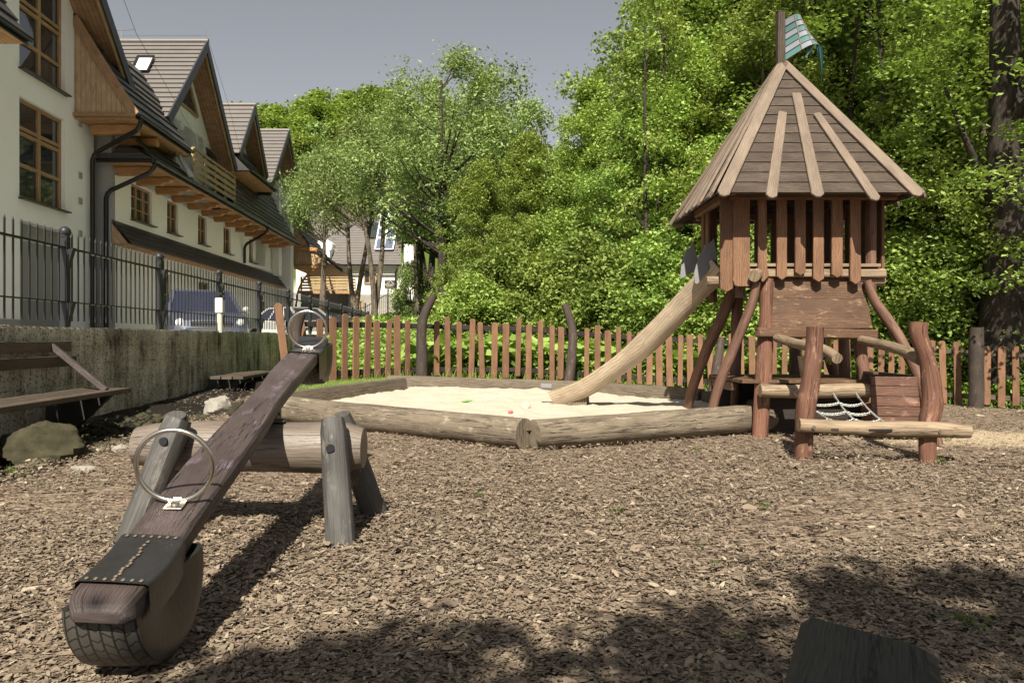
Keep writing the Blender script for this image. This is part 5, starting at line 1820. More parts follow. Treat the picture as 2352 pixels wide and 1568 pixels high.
    # lean-to strip roof over the ground floor
    mb = MB()
    courses(mb, W(21.0, .01, 4.08), W(39.8, .01, 4.08), W(21.0, .52, 3.42), W(39.8, .52, 3.42), 4, .03); B(mb, 'strip_roof', 'tile_dark')
    mb = MB().prism([W(21.0, .01, 3.98), W(21.0, .46, 3.42), W(21.0, .01, 3.42)], (0, .04, 0)); B(mb, 'timber_cheek', 'clad')
    mb = MB().prism([W(21.0, .01, 3.40), W(39.8, .01, 3.40), W(39.8, .5, 3.40), W(21.0, .5, 3.40)], (0, 0, .02)); B(mb, 'soffit', 'soffit_boards')
    # balcony
    mb = MB().prism([W(24.15, 0, 5.72), W(28.75, 0, 5.72), W(28.75, 1.15, 5.72), W(24.15, 1.15, 5.72)], (0, 0, .08)); b_ = B(mb, 'balcony', 'render_grey')
    mb = MB()
    for k in range(5):
        u = 24.2 + k * 1.12
        mb.beam(W(u, 1.1, 5.8), W(u, 1.1, 6.82), .07, .07, up=(1, 0, 0), ch=.004)
    for k in range(4): mb.beam(W(24.2, 1.14, 5.98 + k * .22), W(28.7, 1.14, 5.98 + k * .22), .025, .13, ch=.003)
    mb.beam(W(24.2, 1.12, 6.83), W(28.7, 1.12, 6.83), .1, .04, ch=.003)
    mb.beam(W(24.2, .1, 6.6), W(24.2, 1.1, 6.6), .025, .13, ch=.003)
    B(mb, 'balcony_rail', 'pale_rail', parent=b_)
    window(24.6, 25.6, 5.85, 7.4, .03, 2, 2)
    MB().sphere(W(26.2, .03, 8.05), .16, 18, 10, (.5, 1, 1)).build('wall_lamp', plain('opal lamp', (.75, .75, .68), .3), t, smooth=True)
    # skylight on gable B
    A_ = W(26.6, 0, 11.06); dn = (W(23.05, 0, 7.45) - A_)
    rn = Vector((0, -.72, .70)); rp0 = A_ + rn * .1
    q = [ray_plane(x, y, rp0, rn) for x, y in ((300, 165), (340, 165), (356, 130), (316, 130))]
    sk = B(MB().prism(q, rn * .05), 'skylight', 'black_metal')
    q = [ray_plane(x, y, rp0 + rn * .06, rn) for x, y in ((308, 161), (337, 161), (350, 134), (320, 134))]
    B(MB().prism(q, rn * .01), 'pane', 'bright_glass', parent=sk)
    # lightning rod and wires
    mb = MB().tube([W(26.6, .75, 11.0), W(26.6, .75, 11.5)], .012, 6)
    mb.tube([W(26.6, .75, 11.3), W(26.6, -3, 11.28)], .006, 5)
    mb.tube([W(26.6, .8, 11.2), W(28.4, .95, 9.5), W(30.1, 1.0, 7.8)], .006, 5)
    mb.tube([W(17.6, .6, 11.9), W(20.6, .85, 9.0), W(23.4, 1.45, 7.0), W(24.3, 1.25, 6.5)], .007, 5)
    mb.tube([W(26.6, -2.2, 11.0), W(26.6, -2.2, 11.5)], .01, 5)
    mb.tube([W(26.6, -2.5, 11.45), W(26.6, -1.7, 11.5)], .01, 5)
    B(mb, 'lightning_wire', 'steel')
    # down pipes
    def pipe(pts, r=.06):
        mb = MB().tube(pts, r, 10, seg=1); return B(mb, 'downpipe', 'black_metal', smooth=60)
    def dp(*pts):
        pts = [Vector(p) for p in pts]; out = [pts[0]]
        for i in range(1, len(pts) - 1):
            a, b, c = pts[i - 1], pts[i], pts[i + 1]
            d1 = (a - b).normalized() * .15; d2 = (c - b).normalized() * .15
            out += [b + d1, b + d1 * .35 + d2 * .35, b + d2]
        out.append(pts[-1]); pipe(out)
    dp(W(20.0, 1.22, 6.56), W(20.05, 1.2, 6.3), W(20.45, -.25, 5.72), W(20.45, -.25, .2))
    dp(W(20.95, 1.22, 5.62), W(20.95, 1.2, 5.4), W(20.95, -.12, 4.8), W(20.95, -.12, .2))
    dp(W(33.2, 1.22, 5.62), W(33.2, 1.2, 5.4), W(33.6, .1, 4.9), W(33.6, .1, 4.1))
    for z in (7.0, 5.66, 4.15, 5.0):
        mb = MB().box(tuple(W(19.98, vA + .02, z - .6)), (.05, .13, .16), None, .01); B(mb, 'vent', 'render_grey')
    # white pier and chimney, timber porch at the far end
    mb = MB().prism([W(39.95, -.6, 0), W(39.95, .72, 0), W(39.95, .72, 8.3), W(39.95, -.6, 8.3)], (0, .5, 0)); B(mb, 'wall', 'render_white')
    mb = MB().prism([W(38.9, -.5, 4), W(38.9, .35, 4), W(38.9, .35, 8.8), W(38.9, -.5, 8.8)], (0, .5, 0)); B(mb, 'chimney', 'render_white')
    mb = MB().beam(W(38.85, -.55, 8.83), W(39.45, -.55, 8.83), .1, .06, ch=0)
    mb.box(tuple(W(39.15, -.08, 8.84)), (1.0, .7, .06)); B(mb, 'chimney_cap', 'black_metal')
    u = 41.0
    prD = [(.45, 8.6), (.6, 7.6), (.98, 6.55), (1.55, 5.72), (2.35, 5.08), (3.25, 4.42)]
    mb = MB()
    for (v0, z0), (v1, z1) in zip(prD[:-1], prD[1:]):
        courses(mb, W(u, v0, z0), W(46, v0, z0), W(u, v1, z1), W(46, v1, z1), 3, .05)
    B(mb, 'eaves_roof', 'tile_dark')
    pts = [W(u, v, z - .1) for v, z in prD[:-1]] + [W(u, 2.75, 4.62), W(u, .7, 4.6)]
    mb = MB().prism(pts, (0, .05, 0), [(p.z, p.x) for p in pts]); B(mb, 'timber_cheek', 'clad')
    mb = MB().beam(W(u - .1, .7, 5.62), W(u - .1, 2.0, 5.5), .12, .2, ch=.03)
    mb.beam(W(u - .1, .7, 4.58), W(u - .1, 2.85, 4.62), .14, .2, ch=.03)
    mb.tube([W(u - .05, .75, 2.2), W(u - .05, .95, 3.5), W(u - .05, 1.6, 4.4), W(u - .05, 2.3, 4.55)], .06, 8, seg=4)
    B(mb, 'porch_beam', 'soffit')
    mb = MB()
    for (v0, z0), (v1, z1) in zip(prD[:-1], prD[1:]):
        mb.prism([W(u - .12, v0, z0 + .06), W(u - .12, v1, z1 + .06), W(u - .12, v1, z1 - .1), W(u - .12, v0, z0 - .1)], (0, .2, 0))
    B(mb, 'verge', 'tile_dark')
    mb = MB().prism([W(u, .7, 4.52), W(46, .7, 4.52), W(46, 3.0, 4.52), W(u, 3.0, 4.52)], (0, 0, .03)); B(mb, 'soffit', 'soffit_boards')
    # rear mass so the building is solid
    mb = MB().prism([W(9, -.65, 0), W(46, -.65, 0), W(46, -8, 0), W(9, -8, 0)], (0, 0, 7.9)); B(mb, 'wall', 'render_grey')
hotel()

# ------------------------------------------------------------------ guest house behind the trees
def guest_house():
    d = 50.0
    t = thing('guest_house', 'cream guest house with solar panels behind the middle trees', 'house', (-9, d, 2.0))
    q = lambda x, y, dd=0: P(x, y, d + dd)
    def slab(pts, th, nm, mat, parent=t, depth=None, uv=None):
        return MB().prism(pts, (0, th, 0), uv).build(nm, M[mat], parent)
    # main block
    slab([q(800, 676), q(925, 676), q(925, 604), q(800, 604)], 9, 'wall', 'render_cream')
    slab([q(800, 722), q(918, 722), q(918, 676), q(800, 676)], 8.5, 'stone_base', 'stone')
    # left wing and its base
    slab([q(680, 668, .8), q(822, 668, .8), q(822, 596, .8), q(680, 596, .8)], 8, 'wall', 'render_cream')
    slab([q(690, 715, .8), q(822, 715, .8), q(822, 668, .8), q(690, 668, .8)], 8, 'stone_base', 'stone')
    # roofs
    A0, A1, B0, B1 = q(700, 462, 6), q(925, 462, 6), q(765, 606, -.6), q(921, 606, -.6)
    B0 = q(690, 606, -.6)
    mb = MB(); courses(mb, A0, A1, B0, B1, 26, .03); rf = mb.build('roof', M['tile'], t)
    mb = MB(); courses(mb, A0, A1, q(690, 600, 14), q(921, 600, 14), 8, .03); mb.build('roof', M['tile'], t)
    mb = MB().prism([q(921, 606, -.6), q(925, 462, 6), q(921, 600, 14)], (-.1, 0, 0)); mb.build('wall', M['render_cream'], t)
    mb = MB().tube([q(690, 607, -.7), q(921, 607, -.7)], .08, 8); mb.build('gutter', M['black_metal'], t, smooth=True)
    # right side: yellow dormer wall with dark eaves
    slab([q(928, 612, 1.5), q(953, 612, 1.5), q(953, 562, 1.5), q(928, 560, 1.5)], 3, 'wall', 'render_cream')
    mb = MB(); courses(mb, q(915, 500, 1), q(930, 480, 6), q(972, 565, 1), q(978, 560, 6), 5, .04); mb.build('side_roof', M['tile_dark'], t)
    mb = MB(); courses(mb, q(928, 603, 0), q(940, 596, 6), q(968, 631, 0), q(972, 618, 6), 4, .04); mb.build('side_roof', M['tile_dark'], t)
    slab([q(915, 690, 1), q(950, 690, 1), q(950, 606, 1), q(915, 606, 1)], 6, 'wall', 'render_cream')
    # solar panels on the roof
    nor = (A1 - A0).cross(B0 - A0).normalized()
    if nor.z < 0: nor = -nor
    pm, nt, b, out = new_mat('solar cells')
    b.inputs['Base Color'].default_value = (0.10, 0.12, 0.17, 1); b.inputs['Roughness'].default_value = 0.3
    wf = plain('white panel frame', (.8, .8, .78), .4, bumps=0)
    rp = lambda x, y: ray_plane(x, y, A0 + nor * .12, nor)
    xs0, xs1 = 866, 911
    rows = [(482, 503), (503, 525), (525, 548), (548, 575)]
    for i, (y0, y1) in enumerate(rows):
        for j in range(2):
            def lean(xx, y): return xx + (548 - y) * .17
            xa, xb = (866, 884) if j == 0 else (886, 907)
            q4 = [rp(lean(xa, y1), y1 - 1), rp(lean(xb, y1), y1 - 1), rp(lean(xb, y0), y0 + 1), rp(lean(xa, y0), y0 + 1)]
            pn = MB().prism(q4, nor * .04).build('solar_panel', pm, rf)
            fb = MB()
            for k in range(4): fb.beam(q4[k] + nor * .06, q4[(k + 1) % 4] + nor * .06, .09, .04, up=nor, ch=0)
            fb.build('panel_frame', wf, rf)
    q4 = [rp(843, 546), rp(862, 546), rp(870, 512), rp(851, 512)]
    MB().prism(q4, nor * .05).build('roof_window', M['glass'], rf)
    q4 = [rp(822, 482), rp(866, 482), rp(866, 475), rp(822, 475)]
    MB().prism(q4, nor * .05).build('solar_panel', pm, rf)
    # windows
    def win(x0, y0, x1, y1, dd):
        w_ = MB()
        a, b_, c, d_ = q(x0, y1, dd - .05), q(x1, y1, dd - .05), q(x1, y0, dd - .05), q(x0, y0, dd - .05)
        for k, l in ((a, b_), (b_, c), (c, d_), (d_, a)): w_.beam(k, l, .09, .12, up=(0, 1, 0), ch=0)
        m = (a + b_) / 2; n = (c + d_) / 2; w_.beam(m, n, .08, .1, up=(0, 1, 0), ch=0)
        o = w_.build('window', M['window_wood'], t)
        MB().prism([a, b_, c, d_], (0, .03, 0)).build('pane', M['glass'], o)
    win(837, 622, 862, 650, 0)
    win(708, 620, 727, 650, .8); win(744, 620, 772, 650, .8)
    win(820, 690, 832, 716, 0)
    # balcony
    mb = MB().prism([q(684, 667, -1.2), q(803, 667, -1.2), q(826, 667, .8), q(684, 667, .8)], (0, 0, -.2)); bl = mb.build('balcony', M['soffit_brown'], t)
    mb = MB()
    for x in (692, 720, 745, 775, 803): mb.beam(q(x, 667, -1.15), q(x, 637, -1.15), .1, .1, up=(0, 1, 0), ch=0)
    for k in range(4):
        y = 642 + k * 6.6
        mb.beam(q(690, y, -1.2), q(803, y, -1.2), .04, .13, ch=0); mb.beam(q(803, y, -1.2), q(824, y, .7), .04, .13, ch=0)
    mb.beam(q(690, 636.5, -1.2), q(803, 636.5, -1.2), .12, .06, ch=0)
    mb.build('balcony_rail', M['pale_rail'], bl)
    # downpipe, lamp, dish
    mb = MB().tube([q(917, 609, -.7), q(916, 616, -.5), q(909, 622, -.12), q(909, 672, -.12)], .07, 8); mb.build('downpipe', M['black_metal'], t, smooth=True)
    c = q(757, 566, -2)
    mb = MB().sphere(c, .30, 20, 10, (.6, .25, 1.0)); mb.tube([c, c + Vector((.3, .6, -.2))], .03, 6); mb.build('satellite_dish', M['render_white'], t, smooth=True)
    slab([q(728, 612, -.5), q(757, 612, -.5), q(757, 556, -.5), q(742, 545, -.5), q(728, 556, -.5)], 3, 'wall', 'render_white')
    # sign
    sgn = slab([q(883, 659.5, -.12), q(907, 659.5, -.12), q(907, 643.6, -.12), q(883, 643.6, -.12)], .06, 'sign', 'shake')
    wm = plain('sign lettering', (.75, .7, .62), .5, bumps=0)
    def text(s, x, y, size, shear=0, nm='lettering'):
        cu = bpy.data.curves.new('lettering', 'FONT'); cu.body = s; cu.size = size; cu.extrude = .01; cu.align_x = 'CENTER'; cu.shear = shear
        ob = bpy.data.objects.new('tmp_text', cu); COL.objects.link(ob)
        dg = bpy.context.evaluated_depsgraph_get()
        me = bpy.data.meshes.new_from_object(ob.evaluated_get(dg))
        bpy.data.objects.remove(ob)
        p = q(x, y, -.15)
        off = WLOC[sgn.name]
        me.transform(Matrix.Translation(p - off) @ Matrix.Rotation(R(90), 4, 'X'))
        me.materials.clear(); me.materials.append(wm)
        o = bpy.data.objects.new(nm, me); COL.objects.link(o); o.parent = sgn; WLOC[o.name] = off
    text('Bellamonte', 895, 654.6, .135 * 1, .35)
    text('APARTMENTS', 895, 658.2, .075)
    mb = MB().tube([q(889, 650.5, -.15), q(892, 648, -.15), q(893.5, 649, -.15), q(897, 645, -.15), q(901, 649, -.15), q(904, 651, -.15)], .014, 6)
    mb.build('mountain_emblem', wm, sgn)
guest_house()

def far_fence():
    t = thing('garden_fence', 'thin dark bar fence in front of the guest house', 'garden fence', (-8, 46, 2))
    d = 45.0
    for i in range(6):
        x0, x1 = 735 + i * 52, 735 + (i + 1) * 52
        mb = MB()
        def zb(x): return float(gz((x - CX) * d / F, d))
        a, b = P(x0, 0, d), P(x1, 0, d)
        a.z, b.z = zb(x0), zb(x1)
        for h in (.15, 1.25): mb.beam(a + Vector((0, 0, h)), b + Vector((0, 0, h)), .04, .04, ch=0)
        for k in range(11):
            p = a.lerp(b, k / 11); mb.box(p + Vector((0, 0, .7)), (.02, .02, 1.3))
        mb.box(a + Vector((0, 0, .75)), (.08, .08, 1.5))
        mb.build('bar_panel', M['fence_paint'], t)
far_fence()

# ------------------------------------------------------------------ cars
def car(label, loc, yaw, col, L=4.6, Wd=1.82, Ht=1.7, suv=True, cat='car', nm='parked_car'):
    t = thing(nm, label, cat, loc, 'cars parked behind the iron fence')
    paint = plain('car paint ' + label[:8], col, .3, .35, .03, bumps=0, spec=.8)
    Rm = Matrix.Rotation(yaw, 4, 'Z'); T = Matrix.Translation(loc)
    X = lambda x, y, z: T @ Rm @ Vector((x, y, z))
    # x forward. stations: x, z of sill, belt(hood) height, half width
    st = [(2.3, .35, .62, .62), (2.22, .25, .80, .80), (1.95, .22, .93, .88), (1.3, .22, 1.02, .91), (.85, .22, 1.06, .91), (0, .22, 1.08, .91), (-1.2, .22, 1.10, .91), (-1.95, .24, 1.10, .88), (-2.2, .3, 1.02, .8), (-2.28, .4, .9, .7)]
    k = L / 4.6
    mb = MB()
    prof = lambda zb, zt, w: [(w * .86, zb), (w * .98, zb + .12), (w * 1.0, (zb + zt) / 2), (w * .97, zt - .06), (w * .88, zt), (0, zt + .03)]
    sec = []
    for x, zb, zt, w in st:
        r = prof(zb, zt * (Ht / 1.7 if suv else Ht / 1.62), w * Wd / 1.82)
        full = [(-a, b) for a, b in r[:-1]] + [r[-1]] + r[:-1][::-1]
        sec.append([X(x * k, a, b) for a, b in full])
    m = len(sec[0])
    for s in sec: mb.v += [tuple(p) for p in s]
    for i in range(len(sec) - 1):
        for j in range(m - 1):
            mb.f.append((i * m + j, i * m + j + 1, (i + 1) * m + j + 1, (i + 1) * m + j)); mb.uv.append([(0, 0)] * 4)
    mb.f.append(tuple(range(m))); mb.uv.append([(0, 0)] * m)
    mb.f.append(tuple((len(sec) - 1) * m + j for j in range(m))[::-1]); mb.uv.append([(0, 0)] * m)
    mb.build('body', paint, t, smooth=40)
    zb = 1.03 * Ht / 1.7
    ro = [(1.0, zb), (.25, Ht - .05), (-1.6 if suv else -1.0, Ht - .07), (-2.1 if suv else -1.75, zb)]
    wb, wt = .84 * Wd / 1.82, .66 * Wd / 1.82
    g = [X(ro[i][0] * k, (wb if i in (0, 3) else wt) * s, ro[i][1]) for s in (1, -1) for i in range(4)]
    mb = MB()
    mb.face([g[0], g[1], g[2], g[3]]); mb.face([g[7], g[6], g[5], g[4]]); mb.face([g[0], g[4], g[5], g[1]]); mb.face([g[2], g[6], g[7], g[3]])
    mb.face([g[1], g[5], g[6], g[2]])
    mb.build('windows', M['car_glass'], t)
    mb = MB()
    mb.prism([g[1], g[5], g[6], g[2]], (0, 0, .05), ch=.02)
    for a, b in ((0, 1), (4, 5), (2, 3), (6, 7)): mb.beam(g[a], g[b], .09, .06, ch=.01)
    for s in (0, 4):
        for f in (.33, .66):
            a = g[0 + s].lerp(g[3 + s], f); b = g[1 + s].lerp(g[2 + s], f); mb.beam(a, b, .06, .05, ch=.01)
    mb.build('roof_frame', paint, t, smooth=40)
    for s in (1, -1):
        for x in (1.42, -1.4):
            w_ = MB().tube([X(x * k, s * .72 * Wd / 1.82, .34), X(x * k, s * .92 * Wd / 1.82, .34)], .34, 24).build('wheel', M['rubber'], t, smooth=40)
            MB().tube([X(x * k, s * .90 * Wd / 1.82, .34), X(x * k, s * .93 * Wd / 1.82, .34)], .21, 16).build('rim', M['steel'], w_, smooth=40)
        MB().sphere(X(2.12 * k, s * .66 * Wd / 1.82, .74 * Ht / 1.7), .16, 14, 8, (.7, 1.1, .7)).build('headlight', plain('headlight', (.75, .74, .7), .15, .2), t, smooth=True)
        MB().sphere(X(.75 * k, s * 1.0 * Wd / 1.82, 1.14 * Ht / 1.7), .12, 14, 8, (.8, 1.1, .8)).build('mirror', plain('mirror shell', (.6, .6, .58), .25, .3), t, smooth=True)
    mb = MB()
    for i in range(4): mb.beam(X(2.29 * k, -.42, .52 + i * .055), X(2.29 * k, .42, .52 + i * .055), .03, .018, ch=0)
    mb.build('grille', M['steel'], t)
    mb = MB().beam(X(2.27 * k, -.45, .6), X(2.27 * k, .45, .6), .04, .24, ch=0); mb.build('grille_back', M['fence_paint'], t)
    mb = MB()
    for s in (1, -1): mb.beam(X((ro[1][0] - .1) * k, s * .5, Ht + .02), X(-1.4 * k, s * .5, Ht + .02), .03, .03, ch=0)
    mb.build('roof_rails', M['steel'], t)
car('silver blue family car behind the fence beside the service post', (-8.1, 20.0, .5), R(-62), (.09, .10, .14), 4.6, 1.84, 1.58)
car('white car further along the fence, partly hidden by the ring handle', (-7.5, 27.2, .5), R(-32), (.75, .75, .72), 4.3, 1.78, 1.42, False)

# ------------------------------------------------------------------ trees
def crown_points(rng, nclump, per, z0, h, cr, shape, clump_r, flat, skew=(0, 0), gap=-.05):
    cl = []
    tries = 0
    while len(cl) < nclump:
        tries += 1
        t = rng.uniform(0, 1) ** .9
        z = z0 + (h - z0) * t
        rr = cr * shape(t)
        a = rng.uniform(0, 2 * math.pi)
        r = rr * math.sqrt(rng.uniform(.12, 1.0))
        wob = 1 + .22 * math.sin(a * 3 + z)
        if tries < nclump * 12 and mnoise.noise(Vector((r * math.cos(a) * .75 + nclump, r * math.sin(a) * .75, z * .85))) < gap: continue
        cl.append((r * wob * math.cos(a) + skew[0] * t, r * wob * math.sin(a) + skew[1] * t, z - r * .12, clump_r * rng.uniform(.6, 1.35)))
    cl = np.array(cl)
    k = rng.integers(0, nclump, nclump * per)
    dirs = rng.normal(size=(len(k), 3)); dirs /= np.linalg.norm(dirs, axis=1)[:, None]
    rad = rng.uniform(0, 1, len(k)) ** .45 * (1 + .35 * np.abs(rng.normal(size=len(k))))
    off = dirs * rad[:, None] * cl[k, 3][:, None]
    off[:, 2] *= flat
    off[:, 2] -= .25 * np.linalg.norm(off[:, :2], axis=1) ** 2 / np.maximum(cl[k, 3], .1) * (1 - flat) * .9
    return cl, cl[k, :3] + off

def tree_meshes(seed, h, z0, cr, nclump, per, leaf, shape, clump_r=.6, flat=.42, tr=.16, mat='leaf', bark='bark_dark', up=.75, fork=1, lean=0.0, skew=(0, 0), limbs=26, aspect=.62, gap=-.02):
    rng = np.random.default_rng(seed)
    cl, pts = crown_points(rng, nclump, per, z0, h, cr, shape, clump_r, flat, skew, gap)
    v = leaf_quads(pts, leaf, up, rng, aspect)
    mb = MB()
    trunks = []
    for f in range(fork):
        a = 2 * math.pi * f / max(fork, 1) + .6
        spread = 0 if fork == 1 else cr * .35
        n = 8
        path = []
        for i in range(n + 1):
            t = i / n
            path.append(Vector((lean * t * h * .3 + spread * t * math.cos(a) + .12 * math.sin(t * 5 + seed + f), spread * t * math.sin(a) + .12 * math.cos(t * 4 + seed * 2 + f), -.3 + (h * .88 + .3) * t)))
            path[-1].x += skew[0] * t * .7; path[-1].y += skew[1] * t * .7
        rad = [tr / (fork ** .4) * (1 - .85 * i / n) + .012 for i in range(n + 1)]
        rad[0] *= 1.25
        mb.tube(path, rad, 10, True, .12, seed + f, seg=2)
        trunks.append(path)
    order = rng.permutation(len(cl))[:limbs]
    for i in order:
        c = Vector(cl[i, :3])
        path = min(trunks, key=lambda p: (p[-1].xy - c.xy).length)
        zz = max(z0 * .6 + .3, c.z - (Vector((c.x, c.y)).length) * .75)
        tt = min(.97, max(.05, (zz + .3) / (h * .88 + .3)))
        k = int(tt * 8); s = path[min(k, 7)].lerp(path[min(k + 1, 8)], tt * 8 - k)
        m = s.lerp(c, .5) + Vector((0, 0, -.08 * (c - s).length))
        r0 = max(.012, tr * .34 * (1 - tt * .6))
        mb.tube([s, m, c], [r0, r0 * .6, r0 * .2], 5, False, 0, seg=3)
    return v, mb, M[mat], M[bark]

PROTO = {}
def plant_tree(key, spec, nm, label, cat, loc, scale=1.0, rot=0.0, group=None):
    """the first tree of a kind is built, the next ones are copies with their parts"""
    if key not in PROTO:
        v, mb, lm, bm = tree_meshes(**spec)
        t = bpy.data.objects.new(nm, None); COL.objects.link(t)
        WLOC[t.name] = Vector((0, 0, 0))
        np_mesh('crown', v, 4, lm, t)
        mb.build('trunk', bm, t, smooth=True)
        PROTO[key] = t
        root = t
    else:
        src = PROTO[key]
        root = src.copy(); COL.objects.link(root)
        root.name = nm
        for ch in list(src.children):
            c = ch.copy(); COL.objects.link(c); c.parent = root
    s = scale if isinstance(scale, tuple) else (scale, scale, scale)
    root.location = loc; root.scale = s; root.rotation_euler = (0, 0, rot)
    for k_ in ('group', 'label', 'category'):
        if k_ in root: del root[k_]
    tag(root, label, cat, group)
    return root

egg = lambda t: math.sin(math.pi * (t * .82 + .12)) ** .7
full = lambda t: (1 - t ** 2.6) ** .6 * (.75 + .25 * math.sin(t * 3))
cone = lambda t: 1 - t * .93
will = lambda t: math.sin(math.pi * (t * .8 + .15)) ** .6

SP = {
    'beechA': dict(seed=1, h=12, z0=1.0, cr=3.3, nclump=430, per=180, leaf=.054, shape=full, clump_r=.40, flat=.75, tr=.20, mat='leaf', bark='bark_grey', up=.5, limbs=60),
    'beechB': dict(seed=2, h=13, z0=1.8, cr=3.5, nclump=420, per=180, leaf=.056, shape=egg, clump_r=.42, flat=.75, tr=.22, mat='leaf_yellow', bark='bark_grey', up=.5, fork=2, limbs=60),
    'hornbeam': dict(seed=3, h=10, z0=.4, cr=2.9, nclump=380, per=180, leaf=.052, shape=full, clump_r=.36, flat=.75, tr=.15, mat='leaf_yellow', bark='bark_grey', up=.5, limbs=50),
    'shrub': dict(seed=4, h=3.6, z0=.15, cr=1.9, nclump=170, per=120, leaf=.055, shape=full, clump_r=.34, flat=.75, tr=.06, mat='leaf', up=.5, fork=3, limbs=16),
    'shrubY': dict(seed=14, h=3.0, z0=.1, cr=1.9, nclump=170, per=115, leaf=.055, shape=full, clump_r=.34, flat=.75, tr=.06, mat='leaf_yellow', up=.5, fork=3, limbs=16),
    'willow': dict(seed=5, h=10.5, z0=3.8, cr=2.8, gap=.08, nclump=170, per=180, leaf=.065, shape=will, clump_r=.5, flat=.95, tr=.24, mat='leaf_grey', bark='bark_dark', up=.25, fork=2, aspect=.36, limbs=60),
    'willowS': dict(seed=6, h=7.6, z0=4.3, cr=2.3, gap=.06, nclump=105, per=170, leaf=.062, shape=will, clump_r=.55, flat=.85, tr=.16, mat='leaf_grey', bark='bark_grey', up=.3, fork=2, aspect=.4, limbs=50),
    'airy': dict(seed=7, h=9.5, z0=2.6, cr=2.4, gap=.05, nclump=110, per=110, leaf=.06, shape=egg, clump_r=.5, flat=.8, tr=.10, mat='leaf_grey', bark='bark_dark', up=.4, fork=2, limbs=60),
    'hillA': dict(seed=8, h=13, z0=1.5, cr=4.6, nclump=150, per=150, leaf=.16, shape=full, clump_r=1.0, flat=.5, tr=.25, mat='leaf', up=.7),
    'hillB': dict(seed=9, h=14, z0=2.5, cr=4.4, nclump=145, per=150, leaf=.16, shape=egg, clump_r=1.0, flat=.55, tr=.25, mat='leaf_yellow', up=.7),
    'larch': dict(seed=10, h=15, z0=1.5, cr=2.6, nclump=150, per=60, leaf=.2, shape=cone, clump_r=.8, flat=.35, tr=.2, mat='leaf_grey', up=.3),
    'spruce': dict(seed=11, h=16, z0=1.0, cr=2.8, nclump=170, per=70, leaf=.2, shape=cone, clump_r=.8, flat=.28, tr=.22, mat='leaf_deep', up=.3),
    'oak': dict(seed=12, h=14, z0=2.4, cr=4.2, nclump=330, per=170, leaf=.05, shape=will, clump_r=.5, flat=.5, tr=.44, mat='leaf', bark='bark_dark', up=.8, fork=1, limbs=12),
}

def at(x, d, z=None):
    X = (x - CX) * d / F
    return (X, d, float(gz(X, d)) if z is None else z)

# middle trees in front of the guest house
G_mid = 'grey green trees in front of the guest house'
plant_tree('willow', SP['willow'], 'willow_tree', 'big willow with thick dark trunk right of the crooked fence post', 'tree', at(1018, 24.5, 1.0), (.98, .98, .83), 1.0, G_mid)
plant_tree('willowS', SP['willowS'], 'willow_tree', 'grey barked willow right of the balcony, its trunk before the window', 'tree', at(858, 30, 1.6), (1.0, 1.0, 1.0), .4, G_mid)
plant_tree('willowS', SP['willowS'], 'willow_tree', 'leaning willow with low forking trunk in front of the balcony end', 'tree', at(822, 33, 1.9), (.95, .95, 1.0), 2.3, G_mid)
plant_tree('willowS', SP['willowS'], 'willow_tree', 'slender willow in front of the house corner with the drainpipe', 'tree', at(958, 30, 1.6), (.7, .7, 1.0), 4.0, G_mid)
plant_tree('willow', SP['willow'], 'willow_tree', 'tall pale willow rising behind the big dark trunked one', 'tree', at(985, 31, 1.6), (.9, .9, .93), 3.0, G_mid)
plant_tree('airy', SP['airy'], 'birch_tree', 'airy thin leaved tree reaching into the sky right of the big willow', 'tree', at(1150, 27, .9), (.95, .95, .98), .5, G_mid)
plant_tree('airy', SP['airy'], 'birch_tree', 'sparse tree whose branches end at the open sky gap', 'tree', at(1215, 25, .7), (.62, .62, .82), 2.2, G_mid)
plant_tree('willowS', SP['willowS'], 'willow_tree', 'bushy willow above the hotel porch roof', 'tree', at(742, 37, 2.0), (.9, .9, 1.0), 1.2, G_mid)
plant_tree('shrubG', dict(SP['shrub'], mat='leaf_grey'), 'willow_bush', 'round grey green bush below the house sign', 'bush', at(947, 31, 1.3), (.5, .5, .72), 0)

